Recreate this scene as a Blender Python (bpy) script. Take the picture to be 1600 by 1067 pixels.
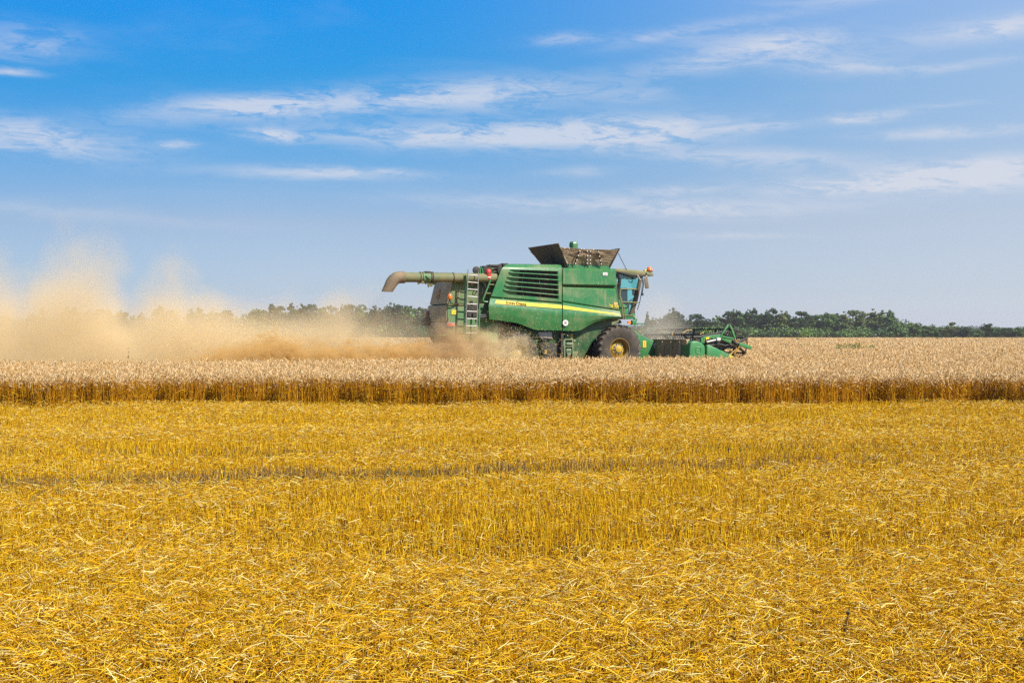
import bpy, bmesh, math, random
import numpy as np
from mathutils import Vector, Matrix
R = math.radians
random.seed(7); rng = np.random.default_rng(11)
for o in list(bpy.data.objects): bpy.data.objects.remove(o)
S = bpy.context.scene; C = S.collection

# ------------------------------------------------------------------ camera
EYE, FOC = 1.48, 2222.0
cam = bpy.data.objects.new('camera', bpy.data.cameras.new('camera')); C.objects.link(cam)
cam.location = (0, 0, EYE); cam.rotation_euler = (R(90), 0, 0)
cam.data.sensor_width = 36; cam.data.lens = 50; cam.data.shift_y = -9.5/1600
cam.data.clip_start = .1; cam.data.clip_end = 20000
S.camera = cam
S.view_settings.view_transform = 'Standard'; S.view_settings.look = 'None'
S.view_settings.gamma = 1; S.view_settings.exposure = 0.6
cy = S.cycles
cy.use_denoising = False; cy.use_adaptive_sampling = True; cy.adaptive_threshold = .012
S.render.filter_size = 1.15
cy.max_bounces = 6; cy.diffuse_bounces = 3; cy.glossy_bounces = 2; cy.transmission_bounces = 4; cy.transparent_max_bounces = 12; cy.volume_bounces = 3
cy.sample_clamp_indirect = 4; cy.volume_step_rate = .25; cy.volume_max_steps = 256

# ------------------------------------------------------------------ node helpers
class G:
    def __init__(s, tree): s.t = tree; s.n = tree.nodes; s.l = tree.links
    def node(s, typ, **kw):
        n = s.n.new(typ)
        for k, v in kw.items(): setattr(n, k, v)
        return n
    def put(s, sock, v):
        if isinstance(v, bpy.types.NodeSocket): s.l.new(v, sock)
        else: sock.default_value = v
    def m(s, op, a, b=0.0, c=0.0, clamp=False):
        n = s.node('ShaderNodeMath', operation=op, use_clamp=clamp)
        s.put(n.inputs[0], a); s.put(n.inputs[1], b); s.put(n.inputs[2], c); return n.outputs[0]
    def noise(s, vec, scale, detail=4, rough=.55, dist=0.0, dims='3D'):
        n = s.node('ShaderNodeTexNoise', noise_dimensions=dims)
        if vec is not None: s.l.new(vec, n.inputs['Vector'])
        n.inputs['Scale'].default_value = scale; n.inputs['Detail'].default_value = detail
        n.inputs['Roughness'].default_value = rough; n.inputs['Distortion'].default_value = dist
        return n.outputs[0]
    def ramp(s, f, stops):
        n = s.node('ShaderNodeValToRGB'); e = n.color_ramp.elements
        while len(e) > 1: e.remove(e[-1])
        e[0].position = stops[0][0]; e[0].color = (*stops[0][1], 1)
        for p, c in stops[1:]:
            q = e.new(p); q.color = (*c, 1)
        s.l.new(f, n.inputs[0]); return n.outputs[0]
    def mix(s, f, a, b, mode='MIX'):
        n = s.node('ShaderNodeMix', data_type='RGBA', blend_type=mode)
        s.put(n.inputs[0], f)
        s.put(n.inputs[6], a if isinstance(a, bpy.types.NodeSocket) else (*a, 1))
        s.put(n.inputs[7], b if isinstance(b, bpy.types.NodeSocket) else (*b, 1)); return n.outputs[2]
    def smooth(s, v, a, b):
        n = s.node('ShaderNodeMapRange', interpolation_type='SMOOTHSTEP')
        s.put(n.inputs[0], v); n.inputs[1].default_value = a; n.inputs[2].default_value = b; return n.outputs[0]
    def scale(s, vec, sc, loc=(0, 0, 0)):
        n = s.node('ShaderNodeMapping'); s.l.new(vec, n.inputs[0])
        n.inputs['Scale'].default_value = sc; n.inputs['Location'].default_value = loc; return n.outputs[0]
    def curve(s, v, pts):
        n = s.node('ShaderNodeFloatCurve'); c = n.mapping.curves[0]
        while len(c.points) > 2: c.points.remove(c.points[-1])
        c.points[0].location = pts[0]; c.points[-1].location = pts[-1]
        for p in pts[1:-1]: c.points.new(*p)
        n.mapping.update(); s.l.new(v, n.inputs[1]); return n.outputs[0]

# ------------------------------------------------------------------ sky and sun
SUN_AZ, SUN_EL = R(128), R(46)         # azimuth clockwise from +Y: behind the camera's right shoulder
world = bpy.data.worlds.new('World'); S.world = world; world.use_nodes = True
g = G(world.node_tree); bg = g.n['Background']
tc = g.node('ShaderNodeTexCoord')
sx = g.node('ShaderNodeSeparateXYZ'); g.l.new(tc.outputs['Generated'], sx.inputs[0])
az = g.m('ARCTAN2', sx.outputs[0], sx.outputs[1]); el = g.m('ARCSINE', sx.outputs[2])
sky = g.node('ShaderNodeTexSky', sky_type='NISHITA', sun_disc=False, sun_elevation=SUN_EL, sun_rotation=SUN_AZ,
             altitude=100, air_density=1.0, dust_density=.6, ozone_density=2.0)
g.l.new(tc.outputs['Generated'], sky.inputs[0])
# deep polarised blue of this sky: the sky model's colour graded by height above the horizon
grade = g.ramp(g.m('MULTIPLY', el, 2/math.pi), [(0, (.53, .58, .88)), (.021, (.41, .465, .67)), (.05, (.41, .435, .565)), (.083, (.20, .42, .616)), (.111, (.072, .42, .665)), (.147, (.04, .46, .80)), (.3, (.25, .5, .8)), (1, (.35, .5, .75))])
skyg = g.mix(1.0, sky.outputs[0], grade, 'MULTIPLY')
skyg = g.mix(g.m('MULTIPLY', g.smooth(az, -.12, .42), .42), skyg, (3.8, 4.06, 4.5))      # paler towards the sun's side
skyg = g.mix(g.smooth(az, -.05, -.40), skyg, g.mix(1.0, skyg, (.82, .88, .92), 'MULTIPLY'))
# clouds: thin streaks of cirrus at fixed bearings in the sky  (x, y, half width, half height, strength, slope)
CL = [(1210,75,130,22,.5,.02),(1130,95,150,18,.45,-.15),(1260,110,150,16,.35,.05),(1560,70,110,16,.75,-.06),(900,60,70,9,.45,-.05),
      (1030,60,60,9,.3,-.2),(1170,40,150,10,.25,-.12),(1330,10,120,9,.35,-.03),(380,175,105,17,.75,-.02),(560,160,190,20,.6,-.06),(780,148,160,26,.6,-.05),
      (430,216,52,11,.95,0),(640,212,150,17,.55,.02),(850,212,210,20,.9,-.02),(1010,205,120,22,.85,.02),(1160,250,190,14,.55,.05),(500,274,150,9,.75,.01),
      (60,232,130,24,.85,.10),(40,92,80,24,.45,.06),(15,136,35,6,.7,.02),(268,235,25,6,.6,.02),(1340,195,55,8,.85,.0),(1480,222,90,8,.7,.02),
      (1480,290,230,24,.8,-.03),(1560,272,120,16,.6,-.04),(1400,298,150,14,.5,.0),(1100,328,190,13,.6,.02),(860,318,220,14,.38,.04),(1040,300,80,8,.5,-.04),(900,270,60,9,.35,-.05),
      (1000,152,60,12,.3,.0),(1360,120,110,7,.35,.02),(1150,370,90,6,.35,.02),(1530,120,80,7,.35,-.12),(1480,178,40,4,.4,.0),(230,196,90,14,.25,.03),(240,350,200,10,.16,.04),(60,335,120,12,.2,.02),(1180,205,60,6,.4,-.02),(1410,188,40,6,.3,0)]
nv = g.node('ShaderNodeCombineXYZ'); g.l.new(az, nv.inputs[0]); g.l.new(el, nv.inputs[1])
warp = g.noise(g.scale(nv.outputs[0], (9, 40, 1)), 1.0, 5, .6)
wz = g.m('SUBTRACT', warp, .5)
elw = g.m('ADD', el, g.m('MULTIPLY', wz, .010)); azw = g.m('ADD', az, g.m('MULTIPLY', wz, .09))
acc = None
for (px, py, w, h, st, sl) in CL:
    a0, e0 = math.atan((px-800)/FOC), math.atan((524-py)/FOC)
    dx = g.m('SUBTRACT', azw, a0)
    dy = g.m('MULTIPLY_ADD', dx, sl, g.m('SUBTRACT', elw, e0))
    u = g.m('MULTIPLY', dx, FOC/w); v = g.m('MULTIPLY', dy, FOC/h)
    r2 = g.m('MULTIPLY_ADD', u, u, g.m('MULTIPLY', v, v))
    e = g.m('MULTIPLY', g.m('EXPONENT', g.m('MULTIPLY', r2, -1.0)), st)
    acc = e if acc is None else g.m('ADD', acc, e)
nq = g.node('ShaderNodeCombineXYZ'); g.l.new(azw, nq.inputs[0]); g.l.new(g.m('MULTIPLY_ADD', az, .06, elw), nq.inputs[1])
fib = g.noise(g.scale(nq.outputs[0], (20, 84, 1), (3, 1, 0)), 1.0, 9, .62, .7)
fine = g.noise(g.scale(nq.outputs[0], (85, 270, 1), (8, 2, 0)), 1.0, 8, .66, .9)
tex = g.m('ADD', g.m('MULTIPLY', fib, 1.9), g.m('MULTIPLY', fine, .9))
cl = g.m('MULTIPLY', acc, g.m('MULTIPLY_ADD', g.smooth(tex, 1.02, 1.62), .95, .17))
veil = g.m('MULTIPLY', g.smooth(g.noise(g.scale(nv.outputs[0], (5, 26, 1), (1, 7, 0)), 1.0, 6, .6, .5), .48, .8), g.smooth(el, .0, .05))
cl = g.m('ADD', cl, g.m('MULTIPLY', veil, .10))
cl = g.m('MINIMUM', g.m('MULTIPLY', cl, .80), .72)
skyc = g.mix(cl, skyg, (3.75, 3.8, 4.15))
g.l.new(skyc, bg.inputs[0]); bg.inputs[1].default_value = .130

sd = bpy.data.lights.new('sun', 'SUN'); sd.energy = 5.0; sd.angle = R(.53); sd.color = (1, .93, .82)
so = bpy.data.objects.new('sun', sd); C.objects.link(so)
tosun = Vector((math.sin(SUN_AZ)*math.cos(SUN_EL), math.cos(SUN_AZ)*math.cos(SUN_EL), math.sin(SUN_EL)))
so.rotation_euler = tosun.to_track_quat('Z', 'Y').to_euler(); so.location = (20, -20, 30)

# ------------------------------------------------------------------ materials
def material(name):
    m = bpy.data.materials.new(name); m.use_nodes = True
    g = G(m.node_tree); return m, g, g.n['Principled BSDF']
def plain(name, col, rough=.5, metal=0.0, dust=.0, dustcol=(.36, .27, .15), scale=3.0, spec=.5, coat=0.0, bump=0.0, lo=.42, hi=.72, speck=0.0, streak=0.0):
    m, g, b = material(name)
    t = g.node('ShaderNodeTexCoord').outputs['Object']
    n = g.noise(t, scale, 6, .62, .3); n2 = g.noise(t, scale*11, 3, .6)
    c = g.mix(g.m('MULTIPLY', g.smooth(n2, .35, .7), .35), col, tuple(x*.78 for x in col))
    if dust > 0:
        f = g.m('MULTIPLY', g.smooth(g.m('ADD', g.m('MULTIPLY', n, .75), g.m('MULTIPLY', n2, .25)), lo, hi), dust)
        c = g.mix(f, c, dustcol)
        g.l.new(g.m('MULTIPLY_ADD', f, .4, rough, clamp=True), b.inputs['Roughness'])
    else: b.inputs['Roughness'].default_value = rough
    if streak > 0:
        n4 = g.noise(g.scale(t, (9, 9, .7)), 1.0, 5, .65); n5 = g.noise(t, .7, 2)
        c = g.mix(g.m('MULTIPLY', g.m('MULTIPLY', g.smooth(n4, .5, .72), g.smooth(n5, .38, .62)), streak), c, dustcol)
    if speck > 0:
        v = g.node('ShaderNodeTexVoronoi', feature='F1'); g.l.new(t, v.inputs['Vector']); v.inputs['Scale'].default_value = 11
        n3 = g.noise(t, 2.2, 3)
        f2 = g.m('MULTIPLY', g.m('MULTIPLY', g.m('LESS_THAN', v.outputs['Distance'], .15), g.smooth(n3, .48, .62)), speck)
        c = g.mix(f2, c, (.5, .4, .24))
    g.l.new(c, b.inputs['Base Color'])
    b.inputs['Metallic'].default_value = metal; b.inputs['Specular IOR Level'].default_value = spec; b.inputs['Coat Weight'].default_value = coat
    if bump:
        bp = g.node('ShaderNodeBump'); bp.inputs['Strength'].default_value = bump; bp.inputs['Distance'].default_value = .02
        g.l.new(n2, bp.inputs['Height']); g.l.new(bp.outputs[0], b.inputs['Normal'])
    return m
GREEN = (.024, .165, .048); TAN = (.33, .25, .14)
M = dict(
    paint=plain('green_paint', GREEN, .34, dust=.37, scale=1.6, coat=.15, speck=.7, streak=.5),
    paint_clean=plain('bright_green_paint', (.035, .205, .065), .4, dust=.2, scale=3),
    paint_dusty=plain('dusty_green_paint', (.045, .17, .055), .6, dust=.5, scale=1.1, lo=.35, hi=.7),
    paint_dark=plain('dark_green_sheet', (.015, .085, .028), .55, dust=.5, scale=2.0, speck=.8),  # darker green for body core, underbody, deck support, service box and cutting table
    hoodrear=plain('dust_caked_sheet', (.33, .32, .20), .85, dust=.7, dustcol=(.56, .45, .30), scale=2, speck=.5),
    tube=plain('dusty_auger_paint', (.085, .13, .05), .6, dust=.75, dustcol=(.26, .205, .105), scale=1.0, lo=.33, hi=.68),
    spout=plain('worn_spout_rubber', (.17, .125, .075), .8, dust=.5, scale=3),
    brown=plain('weathered_tarp_board', (.085, .066, .045), .75, dust=.6, dustcol=(.20, .15, .09), scale=2.2),
    black=plain('black_rubber', (.015, .015, .014), .6, dust=.35, dustcol=(.10, .08, .05), scale=5),
    dark=plain('dark_machinery', (.03, .028, .022), .7, dust=.5, dustcol=(.12, .09, .055), scale=3, speck=.5),
    tyre=plain('tyre_rubber', (.026, .024, .021), .75, dust=.9, dustcol=(.085, .068, .05), scale=3, bump=.2, lo=.35, hi=.6),
    lug=plain('tyre_lug_rubber', (.036, .034, .031), .55, dust=.7, dustcol=(.19, .145, .10), scale=4, lo=.4, hi=.65),
    rim=plain('yellow_rim_paint', (.55, .36, .015), .45, dust=.6, dustcol=(.26, .18, .07), scale=4),
    rimdust=plain('dusty_rim_barrel', (.30, .19, .05), .7, dust=.7, dustcol=(.2, .14, .07), scale=4),
    yellow=plain('yellow_decal', (.85, .60, .015), .4, dust=.12, scale=6),
    ochre=plain('ochre_decal', (.42, .25, .03), .5, dust=.4, scale=6),
    alu=plain('aluminium', (.27, .265, .26), .45, metal=.3, dust=.3, scale=6),
    steel=plain('grey_steel', (.33, .33, .32), .45, metal=.5, dust=.4, scale=6),
    red=plain('red_enamel', (.55, .045, .03), .35, dust=.15, scale=8),
    white=plain('white_decal', (.72, .70, .66), .5, dust=.15, scale=8),
    greytext=plain('grey_print', (.18, .18, .18), .6, scale=8),
    orange=plain('amber_lens', (.95, .20, .012), .18, scale=8, coat=.6),
    redlens=plain('red_lens', (.5, .03, .02), .2, scale=8),
    screen=plain('radiator_screen', (.028, .024, .02), .8, dust=.7, dustcol=(.12, .095, .07), scale=2.5, bump=.4),
    olive=plain('dusty_olive_paint', (.16, .17, .07), .6, dust=.6, scale=2),
    bark=plain('bark', (.08, .065, .05), .9, dust=.3, dustcol=(.14, .13, .12), scale=2),
)
def tarp_mat():
    m, g, b = material('brown_tarp'); t = g.node('ShaderNodeTexCoord').outputs['Object']
    n = g.noise(t, 2.5, 5, .6); b.inputs['Roughness'].default_value = .75
    g.l.new(g.ramp(n, [(.3, (.20, .15, .095)), (.7, (.36, .27, .17))]), b.inputs['Base Color'])
    f = g.noise(g.scale(t, (1.1, 1.1, 7)), 2.0, 4, .55, 1.2)
    bp = g.node('ShaderNodeBump'); bp.inputs['Strength'].default_value = .9; bp.inputs['Distance'].default_value = .09
    g.l.new(f, bp.inputs['Height']); g.l.new(bp.outputs[0], b.inputs['Normal']); return m
M['tarp'] = tarp_mat()
def glass_mat():
    m, g, b = material('tinted_glass')
    out = g.n['Material Output']; tr = g.node('ShaderNodeBsdfTransparent'); tr.inputs[0].default_value = (.75, .985, .96, 1)
    gl = g.node('ShaderNodeBsdfGlossy'); gl.inputs['Roughness'].default_value = .03; gl.inputs[0].default_value = (.8, .95, 1, 1)
    mx = g.node('ShaderNodeMixShader'); mx.inputs[0].default_value = .07
    g.l.new(tr.outputs[0], mx.inputs[1]); g.l.new(gl.outputs[0], mx.inputs[2]); g.l.new(mx.outputs[0], out.inputs[0]); return m
M['glass'] = glass_mat()
def tint_mat(name, rough=.5, spec=.4, trans=0.0, vary=.25):
    """colour from the mesh's own per-straw / per-leaf tint"""
    m, g, b = material(name)
    a = g.node('ShaderNodeAttribute', attribute_name='tint')
    b.inputs['Roughness'].default_value = rough; b.inputs['Specular IOR Level'].default_value = spec
    g.l.new(a.outputs['Color'], b.inputs['Base Color'])
    if trans:
        tl = g.node('ShaderNodeBsdfTranslucent'); g.l.new(a.outputs['Color'], tl.inputs[0])
        mx = g.node('ShaderNodeMixShader'); mx.inputs[0].default_value = trans
        g.l.new(b.outputs[0], mx.inputs[1]); g.l.new(tl.outputs[0], mx.inputs[2]); g.l.new(mx.outputs[0], g.n['Material Output'].inputs[0])
    return m
M['straw'] = tint_mat('straw', .38, .2, .2)
M['wheat'] = tint_mat('wheat', .5, .25, .18)
M['leaf'] = tint_mat('leaves', .5, .3, .22)

# ------------------------------------------------------------------ object helpers
def tag(o, label=None, cat=None, group=None, kind=None):
    if label: o['label'] = label
    if cat: o['category'] = cat
    if group: o['group'] = group
    if kind: o['kind'] = kind
    return o
def link(name, me, mats, parent=None):
    o = bpy.data.objects.new(name, me); C.objects.link(o)
    for m in (mats if isinstance(mats, (list, tuple)) else [mats]): me.materials.append(m)
    if parent: o.parent = parent
    return o
def empty(name, loc, rz=0):
    o = bpy.data.objects.new(name, None); C.objects.link(o); o.location = loc; o.rotation_euler = (0, 0, rz); o.empty_display_size = .3; return o

class MB:
    def __init__(s): s.bm = bmesh.new()
    def box(s, c, d, rot=None):
        r = bmesh.ops.create_cube(s.bm, size=1)['verts']
        mt = Matrix.Translation(c) @ (rot.to_4x4() if rot else Matrix()) @ Matrix.Diagonal((*d, 1))
        bmesh.ops.transform(s.bm, matrix=mt, verts=r); return s
    def prism(s, xz, y0, y1):
        a = [s.bm.verts.new((x, y0, z)) for x, z in xz]; b = [s.bm.verts.new((x, y1, z)) for x, z in xz]
        n = len(xz); s.bm.faces.new(a); s.bm.faces.new(b[::-1])
        for i in range(n): s.bm.faces.new((a[i], b[i], b[(i+1) % n], a[(i+1) % n]))
        return s
    def hull(s, A, B):
        """solid between two equal-length polygons of 3-D points"""
        a = [s.bm.verts.new(p) for p in A]; b = [s.bm.verts.new(p) for p in B]; n = len(A)
        s.bm.faces.new(a); s.bm.faces.new(b[::-1])
        for i in range(n): s.bm.faces.new((a[i], b[i], b[(i+1) % n], a[(i+1) % n]))
        return s
    def tube(s, pts, r, n=8, cap=True):
        pts = [Vector(p) for p in pts]; rs = r if isinstance(r, (list, tuple)) else [r]*len(pts)
        rings = []; ref = None
        for i, p in enumerate(pts):
            t = (pts[min(i+1, len(pts)-1)] - pts[max(i-1, 0)]).normalized()
            if ref is None: ref = Vector((0, 0, 1)) if abs(t.z) < .9 else Vector((1, 0, 0))
            u = t.cross(ref).normalized(); v = u.cross(t).normalized(); ref = v
            rings.append([s.bm.verts.new(p + (u*math.cos(2*math.pi*k/n) + v*math.sin(2*math.pi*k/n))*rs[i]) for k in range(n)])
        for a, b in zip(rings, rings[1:]):
            for k in range(n): s.bm.faces.new((a[k], a[(k+1) % n], b[(k+1) % n], b[k]))
        if cap: s.bm.faces.new(rings[0][::-1]); s.bm.faces.new(rings[-1])
        return s
    def lathe(s, prof, c, n=48, axis='y', cap=True):
        """profile of (radius, offset along the axis)"""
        rings = []
        for r, h in prof:
            ring = []
            for k in range(n):
                a = 2*math.pi*k/n
                p = {'y': (r*math.cos(a), h, r*math.sin(a)), 'z': (r*math.cos(a), r*math.sin(a), h)}[axis]
                ring.append(s.bm.verts.new(Vector(c)+Vector(p)))
            rings.append(ring)
        for a, b in zip(rings, rings[1:]):
            for k in range(n): s.bm.faces.new((a[k], a[(k+1) % n], b[(k+1) % n], b[k]))
        if cap and prof[0][0] > 1e-4 and prof[0] != prof[-1]:
            s.bm.faces.new(rings[0]); s.bm.faces.new(rings[-1][::-1])
        return s
    def grid(s, rows, drop=lambda i, j: False, thick=.035):
        v = [[s.bm.verts.new(p) for p in r] for r in rows]; fs = []
        for i in range(len(v)-1):
            for j in range(len(v[0])-1):
                if drop(i, j): continue
                fs.append(s.bm.faces.new((v[i][j], v[i+1][j], v[i+1][j+1], v[i][j+1])))
        bmesh.ops.delete(s.bm, geom=[x for r in v for x in r if not x.link_faces], context='VERTS')
        if thick: bmesh.ops.solidify(s.bm, geom=fs, thickness=thick)
        return s
    def build(s, name, mat, parent=None, bevel=0.0, seg=2, ang=32):
        bmesh.ops.remove_doubles(s.bm, verts=s.bm.verts, dist=1e-5)
        bmesh.ops.recalc_face_normals(s.bm, faces=s.bm.faces)
        if bevel:
            e = [e for e in s.bm.edges if len(e.link_faces) == 2 and e.calc_face_angle(0) > .35]
            bmesh.ops.bevel(s.bm, geom=e, offset=bevel, segments=seg, profile=.5, affect='EDGES', clamp_overlap=True)
        me = bpy.data.meshes.new(name); s.bm.to_mesh(me); s.bm.free()
        me.polygons.foreach_set('use_smooth', [True]*len(me.polygons)); me.set_sharp_from_angle(angle=R(ang))
        return link(name, me, mat, parent)

def mesh_np(name, V, F, tint=None, mat=None):
    """mesh from numpy vertices and faces (quads or triangles), with a tint per vertex"""
    me = bpy.data.meshes.new(name); V = np.asarray(V, np.float32); F = np.asarray(F, np.int32); k = F.shape[1]
    me.vertices.add(len(V)); me.vertices.foreach_set('co', V.ravel())
    me.loops.add(F.size); me.loops.foreach_set('vertex_index', F.ravel())
    me.polygons.add(len(F)); me.polygons.foreach_set('loop_start', np.arange(0, F.size, k, dtype=np.int32))
    if tint is not None:
        a = me.attributes.new('tint', 'FLOAT_COLOR', 'POINT'); c = np.ones((len(V), 4), np.float32); c[:, :3] = tint; a.data.foreach_set('color', c.ravel())
    me.update(calc_edges=True)
    if mat: me.materials.append(mat)
    return me
def rods(A, B, Cc, w, col, w2=None):
    """thin three-sided rods A-B-Cc, width w; returns V, F, tint"""
    n = len(A); P3 = np.stack([A, B, Cc], 1)
    t = Cc - A; t /= np.linalg.norm(t, axis=1, keepdims=True)+1e-9
    ref = np.where(np.abs(t[:, 2:3]) < .9, np.array([[0, 0, 1.]]), np.array([[1., 0, 0]]))
    u = np.cross(t, ref); u /= np.linalg.norm(u, axis=1, keepdims=True); v = np.cross(u, t)
    ws = [w, w if w2 is None else w2, w*.8]
    V = np.zeros((n, 3, 3, 3))
    ph = rng.uniform(0, 6.28, n)
    for i in range(3):
        for k in range(3):
            a = ph + 2*np.pi*k/3
            V[:, i, k] = P3[:, i] + (np.cos(a)[:, None]*u + np.sin(a)[:, None]*v)*(ws[i]/2)[:, None]
    base = (np.arange(n)*9)[:, None]
    f = np.array([[i*3+k, i*3+(k+1) % 3, (i+1)*3+(k+1) % 3, (i+1)*3+k] for i in range(2) for k in range(3)])
    F = (base[:, :, None] + f[None]).reshape(-1, 4)
    T = np.repeat(col, 9, axis=0)
    return V.reshape(-1, 3), F, T
def join_np(parts):
    off = 0; VV, FF, TT = [], [], []
    for V, F, T in parts:
        VV.append(V); FF.append(F+off); TT.append(T); off += len(V)
    return np.concatenate(VV), np.concatenate(FF), np.concatenate(TT)
_tab = rng.random((256, 256))
def vnoise(x, y):
    xi, yi = np.floor(x).astype(int), np.floor(y).astype(int); fx, fy = x-xi, y-yi
    fx = fx*fx*(3-2*fx); fy = fy*fy*(3-2*fy)
    a = _tab[xi % 256, yi % 256]; b = _tab[(xi+1) % 256, yi % 256]; c = _tab[xi % 256, (yi+1) % 256]; d = _tab[(xi+1) % 256, (yi+1) % 256]
    return (a*(1-fx)+b*fx)*(1-fy)+(c*(1-fx)+d*fx)*fy
def pick(n, cols, var=.18):
    cols = np.array(cols); c = cols[rng.integers(0, len(cols), n)]
    return np.clip(c*rng.uniform(1-var, 1+var, (n, 1)), 0, .95)

# ------------------------------------------------------------------ the harvester's frame: x ahead, y to its left, z up
PSI = R(22); ch, sh = math.cos(PSI), math.sin(PSI)
OX, OY = 4.196-1.55*sh, 55.5+1.55*ch
def P(px, py, k):
    """point of the harvester's lengthwise plane y = k seen at that place in the photograph"""
    a = (px-800)/FOC
    x = (a*(OY+k*ch)-OX+k*sh)/(ch-a*sh); Y = OY+x*sh+k*ch
    return Vector((x, k, EYE-(py-524)*Y/FOC))
def PZ(pts, k): return [(P(a, b, k).x, P(a, b, k).z) for a, b in pts]
def to_world(x, y): return OX+x*ch-y*sh, OY+x*sh+y*ch
def to_local(X, Y): return (X-OX)*ch+(Y-OY)*sh, -(X-OX)*sh+(Y-OY)*ch

# ------------------------------------------------------------------ ground
def ground_mat():
    m, g, b = material('straw_covered_soil'); t = g.node('ShaderNodeTexCoord').outputs['Object']
    n = g.noise(t, .55, 6, .65); n2 = g.noise(t, 34, 5, .7)
    c = g.ramp(g.m('ADD', g.m('MULTIPLY', n, .45), g.m('MULTIPLY', n2, .55)), [(.36, (.035, .014, .003)), (.53, (.12, .052, .006)), (.68, (.34, .17, .016))])
    g.l.new(c, b.inputs['Base Color']); b.inputs['Roughness'].default_value = .9; b.inputs['Specular IOR Level'].default_value = .2
    bp = g.node('ShaderNodeBump'); bp.inputs['Strength'].default_value = .8; bp.inputs['Distance'].default_value = .05
    g.l.new(n2, bp.inputs['Height']); g.l.new(bp.outputs[0], b.inputs['Normal']); return m
mb = MB(); L = 9000
mb.bm.faces.new([mb.bm.verts.new(p) for p in ((-L, -300, 0), (L, -300, 0), (L, L, 0), (-L, L, 0))])
tag(mb.build('ground', ground_mat()), kind='structure')

EDGE = lambda X: 28.7 + X*.035
# ---- stubble: cut stalks in drilled rows, and the loose straw lying on them
GOLD = [(.72, .405, .007), (.81, .495, .012), (.60, .31, .004), (.83, .56, .025), (.40, .175, .003)]
PALE = [(.84, .52, .014), (.88, .62, .07), (.80, .46, .008), (.60, .30, .004), (.90, .74, .30), (.72, .38, .005), (.42, .18, .003)]
def scatter(y0, y1, dens, pad=None):
    if pad is None:                                                  # thinner beyond the sides of the picture
        a, b = scatter(y0, y1, dens, 1.6), scatter(y0, y1, dens*.45, 6.5); k = np.abs(b[0]) > .368*b[1]+1.6
        return np.concatenate([a[0], b[0][k]]), np.concatenate([a[1], b[1][k]])
    A = .36*(y1*y1-y0*y0)+2*pad*(y1-y0); n = int(A*dens*1.12)
    y = np.sqrt(rng.random(n)*(y1*y1-y0*y0)+y0*y0) if y0 > 0 else rng.uniform(y0, y1, n)
    x = rng.uniform(-1, 1, n)*(.368*y+pad); return x, y
def track(x, y):
    """the two wheel tracks of the sprayer, running on the crop's rows"""
    a = np.exp(-(((y-.27*x-14.75)+(vnoise(x*.9, x*0+2)-.5)*.3)/.40)**4)*np.clip(.92-x*.075, .12, 1); b = np.exp(-(((y-.10*x-17.3)+(vnoise(x*.9, x*0+6)-.5)*.3)/.17)**4)*np.clip(.75-np.abs(x+1)*.06, .1, 1)
    return np.clip(a+b, 0, 1)
def loose_amount(x, y):
    yy = y - x*.1
    band = np.interp(yy, [5, 7.6, 8.4, 9.6, 10.6, 12.6, 14, 16, 17, 19, 21, 22.5, 24.5, 26, 28, 32],
                         [1., .95, .72, .58, .6, .66, .62, .75, .7, .8, .72, .58, .48, .65, .85, .95])
    band = band*(1-.85*track(x, y))
    f = vnoise(x*.30+40, y*.75+7)*.55 + vnoise(x*1.3+9, y*2.4+3)*.45; f = .5+(f-.5)*1.5
    return np.clip(band*(.22+1.55*f), 0, 1)
parts = []
for (a, b, d, wm) in ((5.2, 9, 560, 1.0), (9, 14, 500, 1.15), (14, 21, 420, 1.4), (21, 31.6, 330, 1.7)):
    x, y = scatter(a, b, d)
    row = .135; q = to_local(x, y); lx, ly = q
    ly = np.round(ly/row)*row + rng.normal(0, .014, len(x)); x, y = to_world(lx, ly)
    k = (y < EDGE(x)+.3) & (y > 5); x, y = x[k], y[k]; n = len(x)
    hgt = rng.uniform(.07, .15, n)*(.75+.5*vnoise(x*.8, y*.8)); tk = track(x, y)
    hgt = hgt*(1+.35*tk)
    lean = rng.normal(0, .17, (n, 2))*hgt[:, None]
    A = np.stack([x, y, np.zeros(n)-.01], 1); Cc = A + np.stack([lean[:, 0], lean[:, 1], hgt], 1); B = (A+Cc)/2
    col = pick(n, GOLD, .25); old = rng.random(n) < tk*.8; col[old] = pick(int(old.sum()), [(.30, .19, .07), (.36, .22, .09), (.22, .12, .04)], .25)
    parts.append(rods(A, B, Cc, rng.uniform(.0035, .0055, n)*wm, col))
me = mesh_np('stubble', *join_np(parts), M['straw'])
o = bpy.data.objects.new('stubble', me); C.objects.link(o); tag(o, 'short golden cut stalks standing in the harvested strip before the wheat', 'stubble', kind='stuff')
parts = []
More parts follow.
